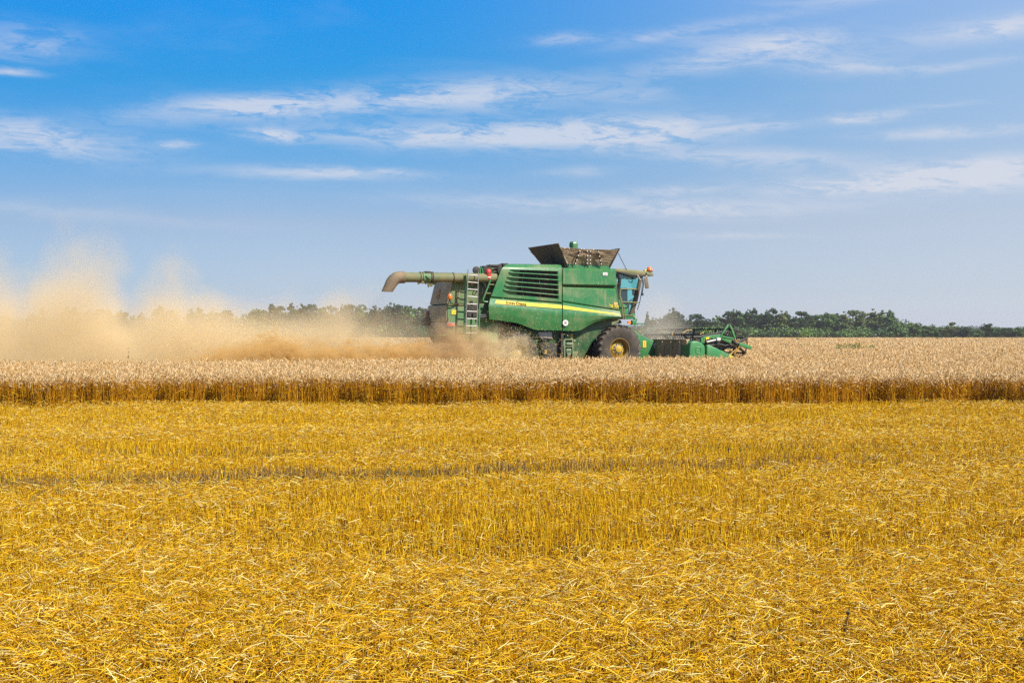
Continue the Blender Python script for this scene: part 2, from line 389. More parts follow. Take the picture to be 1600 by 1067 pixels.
for (a, b, d, wm, lm) in ((5.2, 9, 2900, 1.0, 1), (9, 14, 1600, 1.15, .9), (14, 21, 1150, 1.35, .85), (21, 31.6, 800, 1.65, .85)):
    x, y = scatter(a, b, d); am = loose_amount(x, y)
    k = (rng.random(len(x)) < am*.97+.03) & (y < EDGE(x)+.1) & (y > 5); x, y, am = x[k], y[k], am[k]; n = len(x)
    ln = np.exp(rng.normal(-2.95, .45, n))*lm; ln = np.clip(ln, .02, .17)
    yaw = rng.normal(.25, 1.15, n) + np.where(rng.random(n) < .5, np.pi, 0)
    pit = rng.normal(0, .34, n)
    z = .012 + rng.random(n)**1.4*(.02+.16*am)
    dr = np.stack([np.cos(yaw)*np.cos(pit), np.sin(yaw)*np.cos(pit), np.sin(pit)], 1)
    ce = np.stack([x, y, z+np.abs(np.sin(pit))*ln*.5], 1)
    A = ce-dr*ln[:, None]/2; Cc = ce+dr*ln[:, None]/2
    A[:, 2] = np.maximum(A[:, 2], .004); Cc[:, 2] = np.maximum(Cc[:, 2], .004)
    B = (A+Cc)/2 + np.stack([rng.normal(0, .05, n), rng.normal(0, .05, n), np.abs(rng.normal(0, .05, n))], 1)*ln[:, None]
    col = pick(n, PALE, .22)
    parts.append(rods(A, B, Cc, rng.uniform(.0026, .005, n)*wm, col))
me = mesh_np('loose_straw', *join_np(parts), M['straw'])
o = bpy.data.objects.new('loose_straw', me); C.objects.link(o); tag(o, 'loose golden straw lying over the stubble in the foreground', 'straw', kind='stuff')

# ---- standing wheat
EAR = [(.72, .51, .25), (.82, .64, .37), (.64, .42, .17), (.76, .54, .27), (.46, .26, .07)]
STEM = [(.66, .30, .006), (.80, .46, .02), (.50, .21, .005), (.58, .26, .006), (.26, .10, .003)]
def edge_wave(x): return (vnoise(x*.55+5, x*0+3)-.5)*.9+(vnoise(x*2.4+50, x*0+9)-.5)*.5+(vnoise(x*7+11, x*0+4)-.5)*.22
def in_swath(x, y):
    lx, ly = to_local(x, y); return (lx < 3.0) & (np.abs(ly) < 3.75)
def crop(x, y, hm, es, ew, stems, far=False):
    n = len(x); out = []
    h = rng.normal(.565, .05, n)*hm + (vnoise(x*.35, y*.35)-.5)*.05 + (vnoise(x*2.3, y*2.3)-.5)*.05
    A = np.stack([x, y, np.zeros(n)], 1); la = rng.uniform(0, 6.28, n); lm = np.abs(rng.normal(0, .07, n))
    top = A + np.stack([np.cos(la)*lm, np.sin(la)*lm, h], 1)
    if stems is not None:
        k = stems; kn = int(k.sum())
        out.append(rods(A[k], (A[k]+top[k])/2+rng.normal(0, .012, (kn, 3)), top[k], np.full(kn, .0065), pick(kn, STEM, .3)))
    # the nodding ear
    pit = rng.normal(.55, .55, n); ln = rng.uniform(.065, .1, n)*es
    dr = np.stack([np.cos(la)*np.cos(pit), np.sin(la)*np.cos(pit), np.sin(pit)], 1)
    tip = top+dr*ln[:, None]; mid = (top+tip)/2+np.stack([np.zeros(n), np.zeros(n), ln*.08], 1)
    w = rng.uniform(.011, .015, n)*ew
    V, F, T = rods(top, mid, tip, w*.55, pick(n, EAR, .22), w)
    out.append((V, F, T)); return out
parts = []
# front face of the crop, stalk by stalk
x = rng.uniform(-15.5, 15.5, 32000); x = x[rng.random(len(x)) < .35+.9*vnoise(x*5+3, x*0+1)]; y = EDGE(x) + rng.exponential(.6, len(x)) + rng.normal(0, .04, len(x)) + edge_wave(x)
k = y < EDGE(x)+5; x, y = x[k], y[k]
parts += crop(x, y, np.where(rng.random(len(x)) < .3, rng.uniform(.72, 1, len(x)), 1.0), 1.0, 1.15, np.ones(len(x), bool))
# leaves and broken straws leaning out of the front face
n = 9000; x = rng.uniform(-15, 15, n); y = EDGE(x)+edge_wave(x)+rng.exponential(.3, n); z0 = rng.uniform(.02, .42, n)
A = np.stack([x, y, z0], 1); d = rng.normal(0, 1, (n, 3)); d /= np.linalg.norm(d, axis=1, keepdims=True); ln = rng.uniform(.06, .22, n)[:, None]
Cc = A+d*ln; Cc[:, 2] = np.clip(Cc[:, 2], .02, .6); parts.append(rods(A, (A+Cc)/2+np.array([0, 0, .02]), Cc, rng.uniform(.005, .009, n), pick(n, STEM+GOLD, .3)))
def zone(y0, y1, dens, pad, es, ew, stem_p):
    x, y = scatter(y0, y1, dens, pad); k = (y > EDGE(x)+edge_wave(x)+.35) & ~in_swath(x, y); x, y = x[k], y[k]
    return crop(x, y, 1, es, ew, rng.random(len(x)) < stem_p)
parts += zone(28.1, 42, 190, 3, 1.0, 1.2, .35)
parts += zone(42, 66, 85, 4, 1.15, 1.6, .25)
parts += zone(66, 120, 22, 5, 1.5, 2.6, .1)
parts += zone(120, 250, 4.2, 8, 2.3, 5.0, 0)
parts += zone(250, 500, 1.0, 12, 3.5, 9.0, 0)
V, F, T = join_np(parts)
# closed mat of stems and ears a little below the tops, with the harvester's swath left open
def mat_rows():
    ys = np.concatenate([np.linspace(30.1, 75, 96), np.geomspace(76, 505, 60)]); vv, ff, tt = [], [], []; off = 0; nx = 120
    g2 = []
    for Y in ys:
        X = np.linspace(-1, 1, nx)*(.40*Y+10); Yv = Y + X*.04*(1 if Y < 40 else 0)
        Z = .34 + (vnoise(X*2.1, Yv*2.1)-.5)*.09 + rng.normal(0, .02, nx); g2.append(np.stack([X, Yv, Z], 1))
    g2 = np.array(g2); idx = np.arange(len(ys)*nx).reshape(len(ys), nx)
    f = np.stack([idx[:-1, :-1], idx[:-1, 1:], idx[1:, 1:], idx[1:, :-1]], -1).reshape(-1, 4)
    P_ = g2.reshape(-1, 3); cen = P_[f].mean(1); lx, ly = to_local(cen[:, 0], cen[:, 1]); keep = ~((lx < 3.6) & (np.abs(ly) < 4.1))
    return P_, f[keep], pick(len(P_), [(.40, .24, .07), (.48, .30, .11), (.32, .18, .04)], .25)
V, F, T = join_np([(V, F, T), mat_rows()])
me = mesh_np('wheat_crop', V, F, T, M['wheat']); o = bpy.data.objects.new('wheat_crop', me); C.objects.link(o)
tag(o, 'standing ripe pale wheat around the green harvester', 'wheat', kind='stuff')
print('wheat faces', len(F))

# ------------------------------------------------------------------ the combine harvester
HARV = empty('combine_harvester', (OX, OY, 0), PSI)
tag(HARV, 'green combine harvester with yellow side stripe cutting the wheat', 'combine harvester')
def lab(o, text): o['label'] = text; return o

def lofted(rows, n=(5, 22, 4), sub=5):
    """rows: (column pixel points or a polyline, plane k); returns smooth rows of 3-D points"""
    cols = []
    for pts, line, k in rows:
        out = []
        for i in range(len(pts)-1):
            m_ = n[i]
            for j in range(m_ + (1 if i == len(pts)-2 else 0)):
                f = j/m_; px = pts[i][0]*(1-f)+pts[i+1][0]*f
                py = pts[i][1]*(1-f)+pts[i+1][1]*f if line is None else float(np.interp(px, [q[0] for q in line], [q[1] for q in line]))
                out.append(P(px, py, k))
        cols.append(out)
    return cols
def refine(rows, parts):
    out = []
    for i in range(len(rows)-1):
        for j in range(parts[i]):
            f = j/parts[i]; out.append([a.lerp(b, f) for a, b in zip(rows[i], rows[i+1])])
    out.append(rows[-1]); return out

# rear side panel, with the opening for the cooling louvres
botR = [(764, 499), (778, 500.2), (791, 502), (800, 503.3), (809, 505), (818, 508.5), (830, 513.2), (836, 515), (842, 515.8), (877, 516.3)]
midR = [(764, 489), (791, 492), (809, 494.5), (830, 500), (842, 502), (877, 503.5)]
RP = [([(797, 412.6), (804, 412.4), (870, 413.4), (876, 414.2)], None, -1.22),
      ([(791, 413.6), (801, 413.4), (871, 414.2), (877.4, 415.4)], None, -1.38),
      ([(786, 417.6), (799, 417.8), (872, 418.4), (878, 418.8)], None, -1.50),
      ([(783, 421.5), (797, 421.3), (872, 424), (878, 424)], None, -1.53),
      ([(769, 459), (783.5, 459.5), (873, 467.5), (878, 468)], None, -1.545),
      ([(767.4, 463), (782, 464), (873, 471.5), (878, 472)], None, -1.545),
      ([(766.8, 464.8), (781.5, 466), (873, 473.3), (878, 473.8)], None, -1.46),
      ([(766.2, 466.4), (781, 467.4), (873, 475.3), (878, 475.8)], None, -1.56),
      ([(763.6, 477.8), (779, 479.5), (873, 489.8), (878, 490.2)], None, -1.635),
      ([(764, 489), (779, 490), (873, 503), (878, 503.4)], midR, -1.60),
      ([(764.6, 499), (779.5, 500), (873, 516.3), (878, 516.4)], botR, -1.53)]
rows = lofted(RP, (5, 26, 3)); sub = [2, 3, 2, 6, 1, 1, 1, 4, 4, 4]; fine = refine(rows, sub)
hole = lambda i, j: 7 <= i < 13 and 5 <= j < 31
panel = MB().grid(fine, hole, .04).build('rear_side_panel', M['paint'], HARV, ang=26)
b = MB()                                                             # reveal of the opening
q = [rows[3][5], rows[3][31], rows[4][31], rows[4][5]]; din = .16
for i in range(4):
    a, c2 = q[i], q[(i+1) % 4]; o1, o2 = Vector((0, din, 0)), Vector((0, din, 0))
    b.hull([a, c2, c2+o2, a+o1], [a+Vector((0, .0, .012)), c2+Vector((0, .0, .012)), c2+o2+Vector((0, 0, .012)), a+o1+Vector((0, 0, .012))])
b.build('louvre_surround', M['paint'], panel)
scr = [P(812, 420, -1.36), P(875, 422, -1.36), P(875, 470, -1.36), P(806, 464, -1.36)]
MB().hull(scr, [p+Vector((0, .05, 0)) for p in scr]).build('radiator_screen', M['screen'], panel)
rec = [P(797, 420, -1.52), P(812.5, 421, -1.37), P(806.5, 465, -1.37), P(783, 461, -1.53)]
MB().hull(rec, [p+Vector((0, .04, 0)) for p in rec]).build('recess_sheet', M['paint'], panel)
b = MB()                                                             # wire and hose glimpsed behind the slats
b.tube([P(822, 422, -1.40), P(817, 432, -1.40), P(815, 448, -1.40), P(818, 464, -1.40)], .012, 6)
b.tube([P(842, 436, -1.40), P(846, 452, -1.40), P(843, 466, -1.40)], .010, 6)
b.build('hose', M['steel'], panel)
for (ax, ay, bx, by) in ((794.5, 425.3, 873, 429.8), (792, 432.3, 873.4, 437.4), (789.5, 439, 873.6, 445.2), (787.5, 445.7, 873.8, 453), (785.7, 452.6, 874, 461)):
    A_, B_ = P(ax, ay, -1.535), P(bx, by, -1.54); pts_a, pts_b = [], []
    b = MB(); prev = None; secs = []
    for f in (0, .05, .12, .25, .5, .75, 1):
        c0 = A_.lerp(B_, f); wd = .034*min(1, f/.12+.12); dp = .15*min(1, f/.25+.15)
        secs.append([c0+Vector((0, -.03, wd*.35)), c0+Vector((0, dp, wd*.35+.01)), c0+Vector((0, dp, -wd*.65)), c0+Vector((0, -.035, -wd*.65))])
    for s0, s1 in zip(secs, secs[1:]): b.hull(s0, s1)
    b.build('louvre_slat', M['paint'], panel, ang=40)
b = MB()                                                             # upright at the front end of the slats
b.hull([P(870.5, 423.5, -1.5), P(872.6, 423.5, -1.5), P(873.6, 467.5, -1.5), P(871.5, 467.5, -1.5)], [p+Vector((0, .1, 0)) for p in (P(870.5, 423.5, -1.5), P(872.6, 423.5, -1.5), P(873.6, 467.5, -1.5), P(871.5, 467.5, -1.5))])
b.build('louvre_post', M['paint'], panel)

# front side panels
UP = [([(881.5, 418.4), (961, 419.9)], None, -1.22), ([(880, 419.4), (961.8, 421.3)], None, -1.42), ([(879.4, 421.8), (962.4, 423.4)], None, -1.50),
      ([(879.4, 443.6), (962, 445.4)], None, -1.53), ([(879.6, 445.2), (961.6, 446.8)], None, -1.50), ([(880, 446.4), (961, 447.8)], None, -1.36)]
up = MB().grid(refine(lofted(UP, (12,)), [2, 2, 5, 2, 2]), thick=.04).build('upper_side_panel', M['paint'], HARV, ang=30)
botF = [(879, 516.7), (896, 517.2), (903, 517), (907, 516), (914.6, 511.8), (924, 506.2), (932, 503), (942, 500.8), (950, 499.7), (971, 498.2)]
FP = [([(880.4, 447.9), (959.3, 450)], None, -1.36), ([(879.6, 448.8), (960.6, 451.4)], None, -1.46), ([(879.4, 450.6), (961.8, 453.6)], None, -1.52),
      ([(879.4, 469.6), (967.4, 483.6)], None, -1.555), ([(879.4, 471.4), (967.8, 485.2)], None, -1.49), ([(879.4, 473.4), (968.4, 486.6)], None, -1.565),
      ([(879.4, 490), (971.3, 495)], None, -1.635), ([(879.4, 503), (971.6, 497)], [(879, 504), (903, 505), (914, 504), (924, 501.5), (932, 499.7), (942, 498), (950, 497.2), (972, 496.6)], -1.60),
      ([(879.4, 516.7), (971.4, 498.2)], botF, -1.54)]
front = MB().grid(refine(lofted(FP, (30,)), [1, 2, 5, 1, 1, 4, 3, 4]), thick=.04).build('front_side_panel', M['paint'], HARV, ang=26)

def on_face(row0, row1, px, py, cols):
    """depth of the panel face between two of its rows at a pixel"""
    f0, f1 = cols[row0], cols[row1]
    def yat(c): return float(np.interp(px, [q[0] for q in c[0]], [q[1] for q in c[0]]))
    a, bb = yat(f0), yat(f1); f = min(1, max(0, (py-a)/(bb-a))); return f0[2]*(1-f)+f1[2]*f
def decal(px4, row0, row1, cols, n=14, out=.008, th=.006):
    """thin sticker following a panel face; px4 = left top, right top, right bottom, left bottom"""
    top, bot = [], []
    for j in range(n+1):
        f = j/n
        for dst, (a, c2) in ((top, (px4[0], px4[1])), (bot, (px4[3], px4[2]))):
            x, y = a[0]*(1-f)+c2[0]*f, a[1]*(1-f)+c2[1]*f
            dst.append(P(x, y, on_face(row0, row1, x, y, cols)-out))
    return MB().grid([top, bot], thick=th)
stripeR = decal(((775.2, 468.9), (877.6, 477.0), (877.6, 482.2), (773.8, 474.2)), 7, 8, RP).build('stripe', M['yellow'], panel)
stripeF = decal(((879.6, 477.2), (967.2, 490.6), (967.4, 492.3), (879.6, 482.4)), 5, 6, FP).build('stripe', M['yellow'], front)
decal(((773.7, 474.3), (877.6, 482.3), (877.6, 482.9), (773.5, 474.9)), 7, 8, RP, out=.007).build('stripe_edge', M['black'], panel)

def lettering(text, mat, parent, p0, p1, height_px, k, name='lettering', shear=0.0, small=False, thick=.004, bold=0.0):
    """raised letters between two pixels of the plane y = k"""
    cu = bpy.data.curves.new(name, 'FONT'); cu.body = text; cu.size = 1; cu.extrude = 0; cu.shear = shear; cu.offset = bold
    if small:
        cu.small_caps_scale = .74
        for i, c_ in enumerate(text):
            if c_.islower(): cu.body_format[i].use_small_caps = True
    tmp = bpy.data.objects.new(name, cu); C.objects.link(tmp); dg = bpy.context.evaluated_depsgraph_get()
    me = bpy.data.meshes.new_from_object(tmp.evaluated_get(dg)); bpy.data.objects.remove(tmp); bpy.data.curves.remove(cu)
    xs = [v.co.x for v in me.vertices]; ys = [v.co.y for v in me.vertices]; x0, x1, h = min(xs), max(xs), max(ys)
    A_, B_ = P(*p0, k), P(*p1, k); up = Vector((0, 0, height_px/38.5)); 
    for v in me.vertices:
        f = (v.co.x-x0)/(x1-x0); v.co = A_.lerp(B_, f)+up*(v.co.y/h)
    bm = bmesh.new(); bm.from_mesh(me); bmesh.ops.solidify(bm, geom=bm.faces[:], thickness=thick); bm.to_mesh(me); bm.free()
    me.materials.clear(); return link(name, me, mat, parent)
lettering('John Deere', M['black'], panel, (790.5, 474.6), (822.5, 477.6), 4.3, on_face(7, 8, 806, 474, RP)-.026, small=True, bold=.012)
lettering('T670i', M['yellow'], front, (951.3, 480.4), (966.8, 481.6), 4.4, on_face(2, 3, 959, 479, FP)-.014, shear=.3, bold=.02)

def disc(px, py, r, k, name, mat, parent, th=.006, sx=1.0):
    c = P(px, py, k); return MB().lathe([(r, -th), (r, 0)], c, 32).build(name, mat, parent)
sgn = disc(883.6, 504.4, .115, -1.63, 'speed_disc', M['white'], front)
lettering('30', M['black'], front, (881.7, 506.4), (885.4, 506.6), 4.2, -1.638, bold=.02)
def plate(pts, k, name, mat, parent, th=.008, k2=None):
    p = [P(*q, k) for q in pts]; return MB().hull(p, [v+Vector((0, th, 0)) for v in p]).build(name, mat, parent)
st = plate(((942, 425.7), (949.2, 425.9), (949.2, 430.7), (942, 430.5)), -1.535, 'sticker', M['white'], up)
for yy in (427.0, 428.2, 429.4): plate(((943.2, yy), (948.2, yy+.1), (948.2, yy+.5), (943.2, yy+.4)), -1.538, 'print_line', M['greytext'], up, .003)
plate(((959, 471.9), (965.1, 472.4), (965.1, 476.4), (959, 476)), -1.562, 'sticker', plain('tan_sticker', (.55, .38, .14), .6, scale=9), front)

# bodywork behind the panels
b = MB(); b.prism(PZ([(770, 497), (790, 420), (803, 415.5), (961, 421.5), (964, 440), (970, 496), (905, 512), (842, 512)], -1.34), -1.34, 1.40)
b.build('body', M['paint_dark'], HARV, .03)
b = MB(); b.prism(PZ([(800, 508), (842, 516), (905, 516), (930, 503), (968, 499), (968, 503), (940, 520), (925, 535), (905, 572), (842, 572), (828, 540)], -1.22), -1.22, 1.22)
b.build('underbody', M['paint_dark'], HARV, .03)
b = MB(); b.prism(PZ([(770, 480), (790, 418), (797, 414.5), (875, 416), (960, 422), (971, 498), (905, 516), (842, 515), (800, 504), (765, 499)], -1.55), 1.42, 1.56)
b.build('far_side_panel', M['paint'], HARV, .04)
gapm = M['dark']
plate(((877.2, 419), (880.4, 419), (880.4, 556), (876.6, 556)), -1.45, 'door_seam_post', gapm, HARV, .2)
b = MB()                                                             # roof deck with the grain tank's rim
b.prism(PZ([(802, 416), (961, 421), (961, 424), (802, 424)], -1.3), -1.3, 1.3)
b.build('roof_deck', M['paint_dusty'], HARV, .02)
b = MB(); b.prism(PZ([(888.5, 412), (951.5, 414.5), (953, 423), (888, 423)], -1.12), -1.12, 1.12)
b.build('tank_rim', M['paint'], HARV, .02)

# folding grain-tank extension: four flared sides
def slab(pts, th, name, mat, parent, off=Vector((0, 0, 0))):
    nrm = (pts[1]-pts[0]).cross(pts[2]-pts[1]).normalized()*th
    return MB().hull(pts, [p+nrm for p in pts]).build(name, mat, parent)
rt, rb = P(872, 380.6, -1.5), P(887.3, 417.4, -1.12)
rtf, rbf = Vector((rt.x, 1.5, rt.z)), Vector((rb.x, 1.12, rb.z))
ext = slab([rt, rb, rbf, rtf], .03, 'tank_rear_flap', M['brown'], HARV)
b = MB(); mid = rt.lerp(rtf, .42); midb = rb.lerp(rbf, .40); out = Vector((-.03, 0, -.012))
b.tube([mid.lerp(midb, .45)+out, mid.lerp(midb, .93)+out], .018, 6); b.build('gas_strut', M['black'], ext)
ft, fb = P(969, 388.8, -1.5), P(953, 419.6, -1.12)
ftf, fbf = Vector((ft.x, 1.5, ft.z)), Vector((fb.x, 1.12, fb.z))
slab([ft, ftf, fbf, fb], .04, 'tank_front_flap', M['brown'], HARV)
def tarp(y, name):
    s = 1 if y > 0 else -1
    a, c2, d, e = P(874.6, 386.6, -1.47), P(966, 390.6, -1.47), P(951.5, 415.4, -1.13), P(889, 413.2, -1.13)
    rws = []
    for i in range(13):
        f = i/12; l, r_ = a.lerp(e, f), c2.lerp(d, f); rw = []
        for j in range(41):
            u = j/40; p = l.lerp(r_, u)
            sag = .05*math.sin(math.pi*u)*(1-f) ; wr = (vnoise(np.array([u*7+3.]), np.array([f*9.+2]))[0]-.5)*.11*math.sin(math.pi*min(1, u*1.02))*math.sin(math.pi*min(1, .08+f*.9))
            rw.append(Vector((p.x, s*abs(p.y)+s*wr, p.z-sag*.5)))
        rws.append(rw)
    return MB().grid(rws, thick=.015).build(name, M['tarp'], HARV, ang=70)
tp = tarp(-1, 'tank_side_tarp'); tarp(1, 'tank_side_tarp')
for (a, c2) in (((904.6, 391), (896.4, 414)), ((933.6, 392.5), (938.8, 415.3))):
    A_, B_ = P(*a, -1.44), P(*c2, -1.14); mdl = A_.lerp(B_, .5)
    MB().tube([A_+Vector((0, -.05, 0)), mdl+Vector((0, -.06, 0)), B_+Vector((0, -.03, 0))], .024, 6).build('strap', M['black'], tp)
for (a, c2) in (((916.3, 391.6), (916, 413.8)), ((921.4, 392), (920.8, 414))):
    A_, B_ = P(*a, -1.44), P(*c2, -1.14)
    MB().tube([A_+Vector((0, -.05, 0)), A_.lerp(B_, .5)+Vector((0, -.06, 0)), B_+Vector((0, -.03, 0))], .016, 6).build('strap', M['brown'], tp)
for (a, b2) in (((904.6, 391.8), (897.6, 413.2)), ((933.8, 393.4), (938.2, 414)), ((916.3, 392.4), (916, 412.8)), ((921.4, 392.8), (920.8, 413))):
    for f in (.02, .36, .68, .95):
        p = P(a[0]*(1-f)+b2[0]*f, a[1]*(1-f)+b2[1]*f, -1.44+.30*f)+Vector((0, -.085, 0))
        MB().lathe([(.001, -.012), (.02, -.006), (.024, .006)], p, 10).build('stud', M['white'], tp)
for px in (882, 889, 908, 912, 927): MB().lathe([(.001, -.012), (.018, -.004), (.02, .006)], P(px, 387.8+(px-875)*.044, -1.47)+Vector((0, -.03, 0)), 10).build('stud', M['white'], tp)
# drive cap of the filling auger, above the far edge of the tank
c = P(896.3, 384.6, .15)
b = MB(); b.lathe([(.19, -.55), (.19, .09), (.15, .17), (.001, .18)], c, 6, 'z'); b.build('auger_cap', M['paint'], HARV, .012)
MB().tube([P(966, 396, -1.2), P(979, 421.5, -1.0)], .012, 6).build('stay_cable', M['black'], HARV)

# unloading auger folded back along the far shoulder of the machine
KA = -1.28
ax_l, ax_r = P(627, 433.4, KA), P(775, 434.4, KA)
b = MB(); b.tube([ax_l, ax_l.lerp(ax_r, .3), ax_l.lerp(ax_r, .65), ax_r], [.182, .182, .175, .17], 28); tb = b.build('unloading_auger', M['tube'], HARV, ang=50)
sp = [(632, 433.6, .20), (624, 433.4, .202), (619, 434.6, .205), (615, 437.8, .208), (611.4, 442.4, .20), (607.6, 450, .18), (603.4, 458, .165), (600.2, 464, .16)]
b = MB(); b.tube([P(x, y, KA) for x, y, r in sp], [r for x, y, r in sp], 24, cap=False)
zc = P(604, 455.6, KA).z                                             # mouth cut level
bmesh.ops.bisect_plane(b.bm, geom=b.bm.verts[:]+b.bm.edges[:]+b.bm.faces[:], plane_co=(0, 0, zc), plane_no=(0, 0, 1), clear_inner=True)
bmesh.ops.solidify(b.bm, geom=b.bm.faces[:], thickness=.02)
spo = b.build('spout', M['spout'], tb, ang=60)
def ring(px, r, w, mat='tube', par=None):
    py = float(np.interp(px, [627, 775], [433.4, 434.4])); MB().tube([P(px, py, KA), P(px+w, py, KA)], r, 28).build('flange', M[mat], par or tb)
for px, r, w, mt in ((626, .21, 1.0, 'spout'), (656, .215, 1.4, 'tube'), (659.5, .205, 12, 'paint_dusty'), (672, .225, 1.4, 'dark'), (675.5, .215, 1.6, 'tube'), (707, .20, .9, 'dark')): ring(px, r, w, mt)
b = MB()
for px, py, dy in ((654, 441, 3.5), (660, 440, 3), (665, 441.5, 2.6), (669.5, 442, 7), (671.5, 442, 5), (674, 442, 6)):
    b.tube([P(px, py, KA-.05), P(px+.3, py+dy, KA-.05)], [.05, .035], 7)
b.tube([P(671, 447, KA), P(682, 442.6, KA)], .025, 6); b.tube([P(671, 444.5, KA), P(683, 441, KA)], .025, 6)
b.build('hinge_bracket', M['tube'], tb)
b = MB(); b.tube([P(659, 441.6, KA-.08), P(662, 439.6, KA-.1)], [.07, .06], 10); b.build('hinge_motor', M['spout'], tb)
b = MB(); b.box(P(667, 427, KA), (.2, .3, .1)); b.tube([P(661, 426, KA-.1), P(665, 424.3, KA-.1), P(671, 424.4, KA-.1), P(675, 427, KA-.1)], .02, 6); b.tube([P(665, 431, KA-.21), P(669, 435, KA-.22), P(672, 437, KA-.21)], .022, 6)
b.build('coupling_cover', M['dark'], tb, .01)
MB().tube([P(676, 426.6, KA), P(706, 427.2, KA), P(742, 428.2, KA)], .022, 6).build('hydraulic_pipe', M['dark'], tb)
b = MB(); b.lathe([(.001, -.03), (.12, -.02), (.15, .0), (.15, .03), (.001, .03)], P(744.4, 422.4, -1.30), 20); b.tube([P(744.5, 425, -1.28), P(745, 432, -1.28)], .03, 6); b.build('round_mirror', M['dark'], HARV)

# straw hood at the rear
KN, KF = -1.10, 1.0
hood_s = PZ([(708.5, 438.6), (716, 437.2), (775, 437.6), (775, 475.3), (700, 475.3)], KN)
b = MB(); b.prism(hood_s, KN, KF); hood = b.build('straw_hood', M['paint_dusty'], HARV, .05)
low = PZ([(699.0, 475.6), (778, 475.6), (778, 536), (706, 536), (698.8, 522)], KN-.05)
b = MB(); b.prism(low, KN-.05, KF+.1); lowh = b.build('chopper_housing', M['paint_dusty'], HARV, .04)
# dust-caked back sheets standing just behind the hood
def back(p_top, p_bot, k0, k1, name, th=.03):
    a, c2 = P(*p_top, k0), P(*p_bot, k0)
    pts = [a+Vector((-.012, 0, 0)), c2+Vector((-.012, 0, 0)), Vector((c2.x-.012, k1, c2.z)), Vector((a.x-.012, k1, a.z))]
    return MB().hull(pts, [p+Vector((-th, 0, 0)) for p in pts]).build(name, M['hoodrear'], HARV, .012)
bk = back((708.3, 440), (700.2, 474.4), KN+.03, KF-.03, 'rear_hatch')
back((698.8, 476.6), (698.6, 502), KN, KF+.04, 'rear_sheet'); back((698.7, 503.4), (698.6, 521), KN, KF+.04, 'rear_sheet')
a, c2 = P(708.3, 440, KN), P(700.2, 474.4, KN)
n_ = Vector((-(a.z-c2.z), 0, a.x-c2.x)).normalized()
cen = a.lerp(c2, .56); cen.y = .12; e1 = (a-c2).normalized(); b = MB()
b.tube([cen + e1*(.19*math.cos(t_)) + Vector((0, .145*math.sin(t_), 0)) + n_*.055 for t_ in np.linspace(0, 2*math.pi, 33)], .014, 6, False); em = b.build('emblem', M['ochre'], bk)
dee = [(-.09, -.02), (-.05, .05), (.0, .04), (.05, .07), (.10, .12), (.085, .05), (.12, .03), (.06, .0), (.03, -.04), (.06, -.10), (.0, -.05), (-.05, -.03), (-.1, -.1)]
pts = [cen+e1*(v*1.1)+Vector((0, -u*.9, 0))+n_*.05 for u, v in dee]
MB().hull(pts, [p+n_*.012 for p in pts]).build('leaping_animal_mark', M['ochre'], bk)
b = MB(); b.prism(PZ([(719.5, 439.5), (722, 439.5), (716, 474), (713, 474)], KN-.008), KN-.03, KN+.02); b.build('pressed_rib', M['paint_dusty'], hood, .01)
b = MB(); b.prism(PZ([(700, 475.0), (766, 474.6), (766, 477), (700, 477)], KN-.09), KN-.09, KN); b.build('ledge', M['olive'], HARV, .01)
# beacon on its curved stalk, marks and lamps on the hood
b = MB(); b.tube([P(702.8, 466.5, -1.3), P(703, 470, -1.3), P(704.4, 473.4, -1.3), P(707.6, 475.2, -1.28), P(713, 475.4, -1.22), P(718, 475.4, -1.14)], .024, 8); stalk = b.build('beacon_stalk', M['dark'], HARV)
b = MB(); b.lathe([(.07, -.1), (.085, -.09), (.09, 0), (.075, .07), (.04, .105), (.001, .115)], P(702.9, 463.4, -1.3), 20, 'z'); b.build('beacon', M['orange'], stalk, ang=60)
w_ = plate(((705.6, 484.4), (713, 484.4), (713, 491.4), (705.6, 491.4)), KN-.075, 'warning_plate', M['yellow'], lowh)
for t_ in (((707, 489.8), (711.8, 485.4), (712.2, 485.9), (707.6, 490.4)), ((709.8, 490.6), (712.4, 487.8), (712.6, 488.4), (710.6, 490.9)), ((706.2, 486.4), (707.4, 485.3), (707.9, 485.7), (706.8, 486.9))):
    plate(t_, KN-.08, 'warning_mark', M['greytext'], lowh, .003)
lb = plate(((699, 503.9), (710.8, 503.9), (710.8, 509.9), (699, 509.9)), KN-.16, 'lamp_bracket', M['steel'], lowh, .08)
plate(((700, 505.2), (704.5, 505.2), (704.5, 509), (700, 509)), KN-.18, 'tail_lamp', M['redlens'], lowh, .02); plate(((706.6, 505.4), (710, 505.4), (710, 509), (706.6, 509)), KN-.18, 'indicator_lamp', M['orange'], lowh, .02)
MB().tube([P(701, 497, KN-.1), P(701.4, 504, KN-.12)], .03, 6).build('lamp_post', M['olive'], lowh)
plate(((736, 442.2), (738.6, 442.2), (738.6, 444.8), (736, 444.8)), KN-.03, 'reflector', M['orange'], hood, .02)
b = MB(); b.box(P(668.5, 497.5, .95), (.14, .2, .5)); b.box(P(668, 503, .9), (.3, .4, .3)); b.tube([P(666, 487, 1.0), P(667.5, 494, 1.0)], .04, 6); b.build('far_lamp_bracket', M['dark'], lowh, .02)
b = MB(); b.box(P(666.6, 488.6, .98), (.08, .16, .12)); b.build('tail_lamp', M['redlens'], lowh, .01)
cs = PZ([(697, 521), (709, 523), (706, 533), (700, 531)], -1.0)
b = MB(); b.prism(cs, -1.0, 1.05); b.build('straw_chopper', M['dark'], HARV, .03)
b = MB(); b.prism(PZ([(678.5, 524.5), (687, 524.5), (686.6, 534), (680, 536)], -.6), -.6, -.54); b.box(P(683, 523.6, 0), (.5, 2.1, .05)); b.build('spreader_tailboard', M['paint_clean'], HARV, .01)
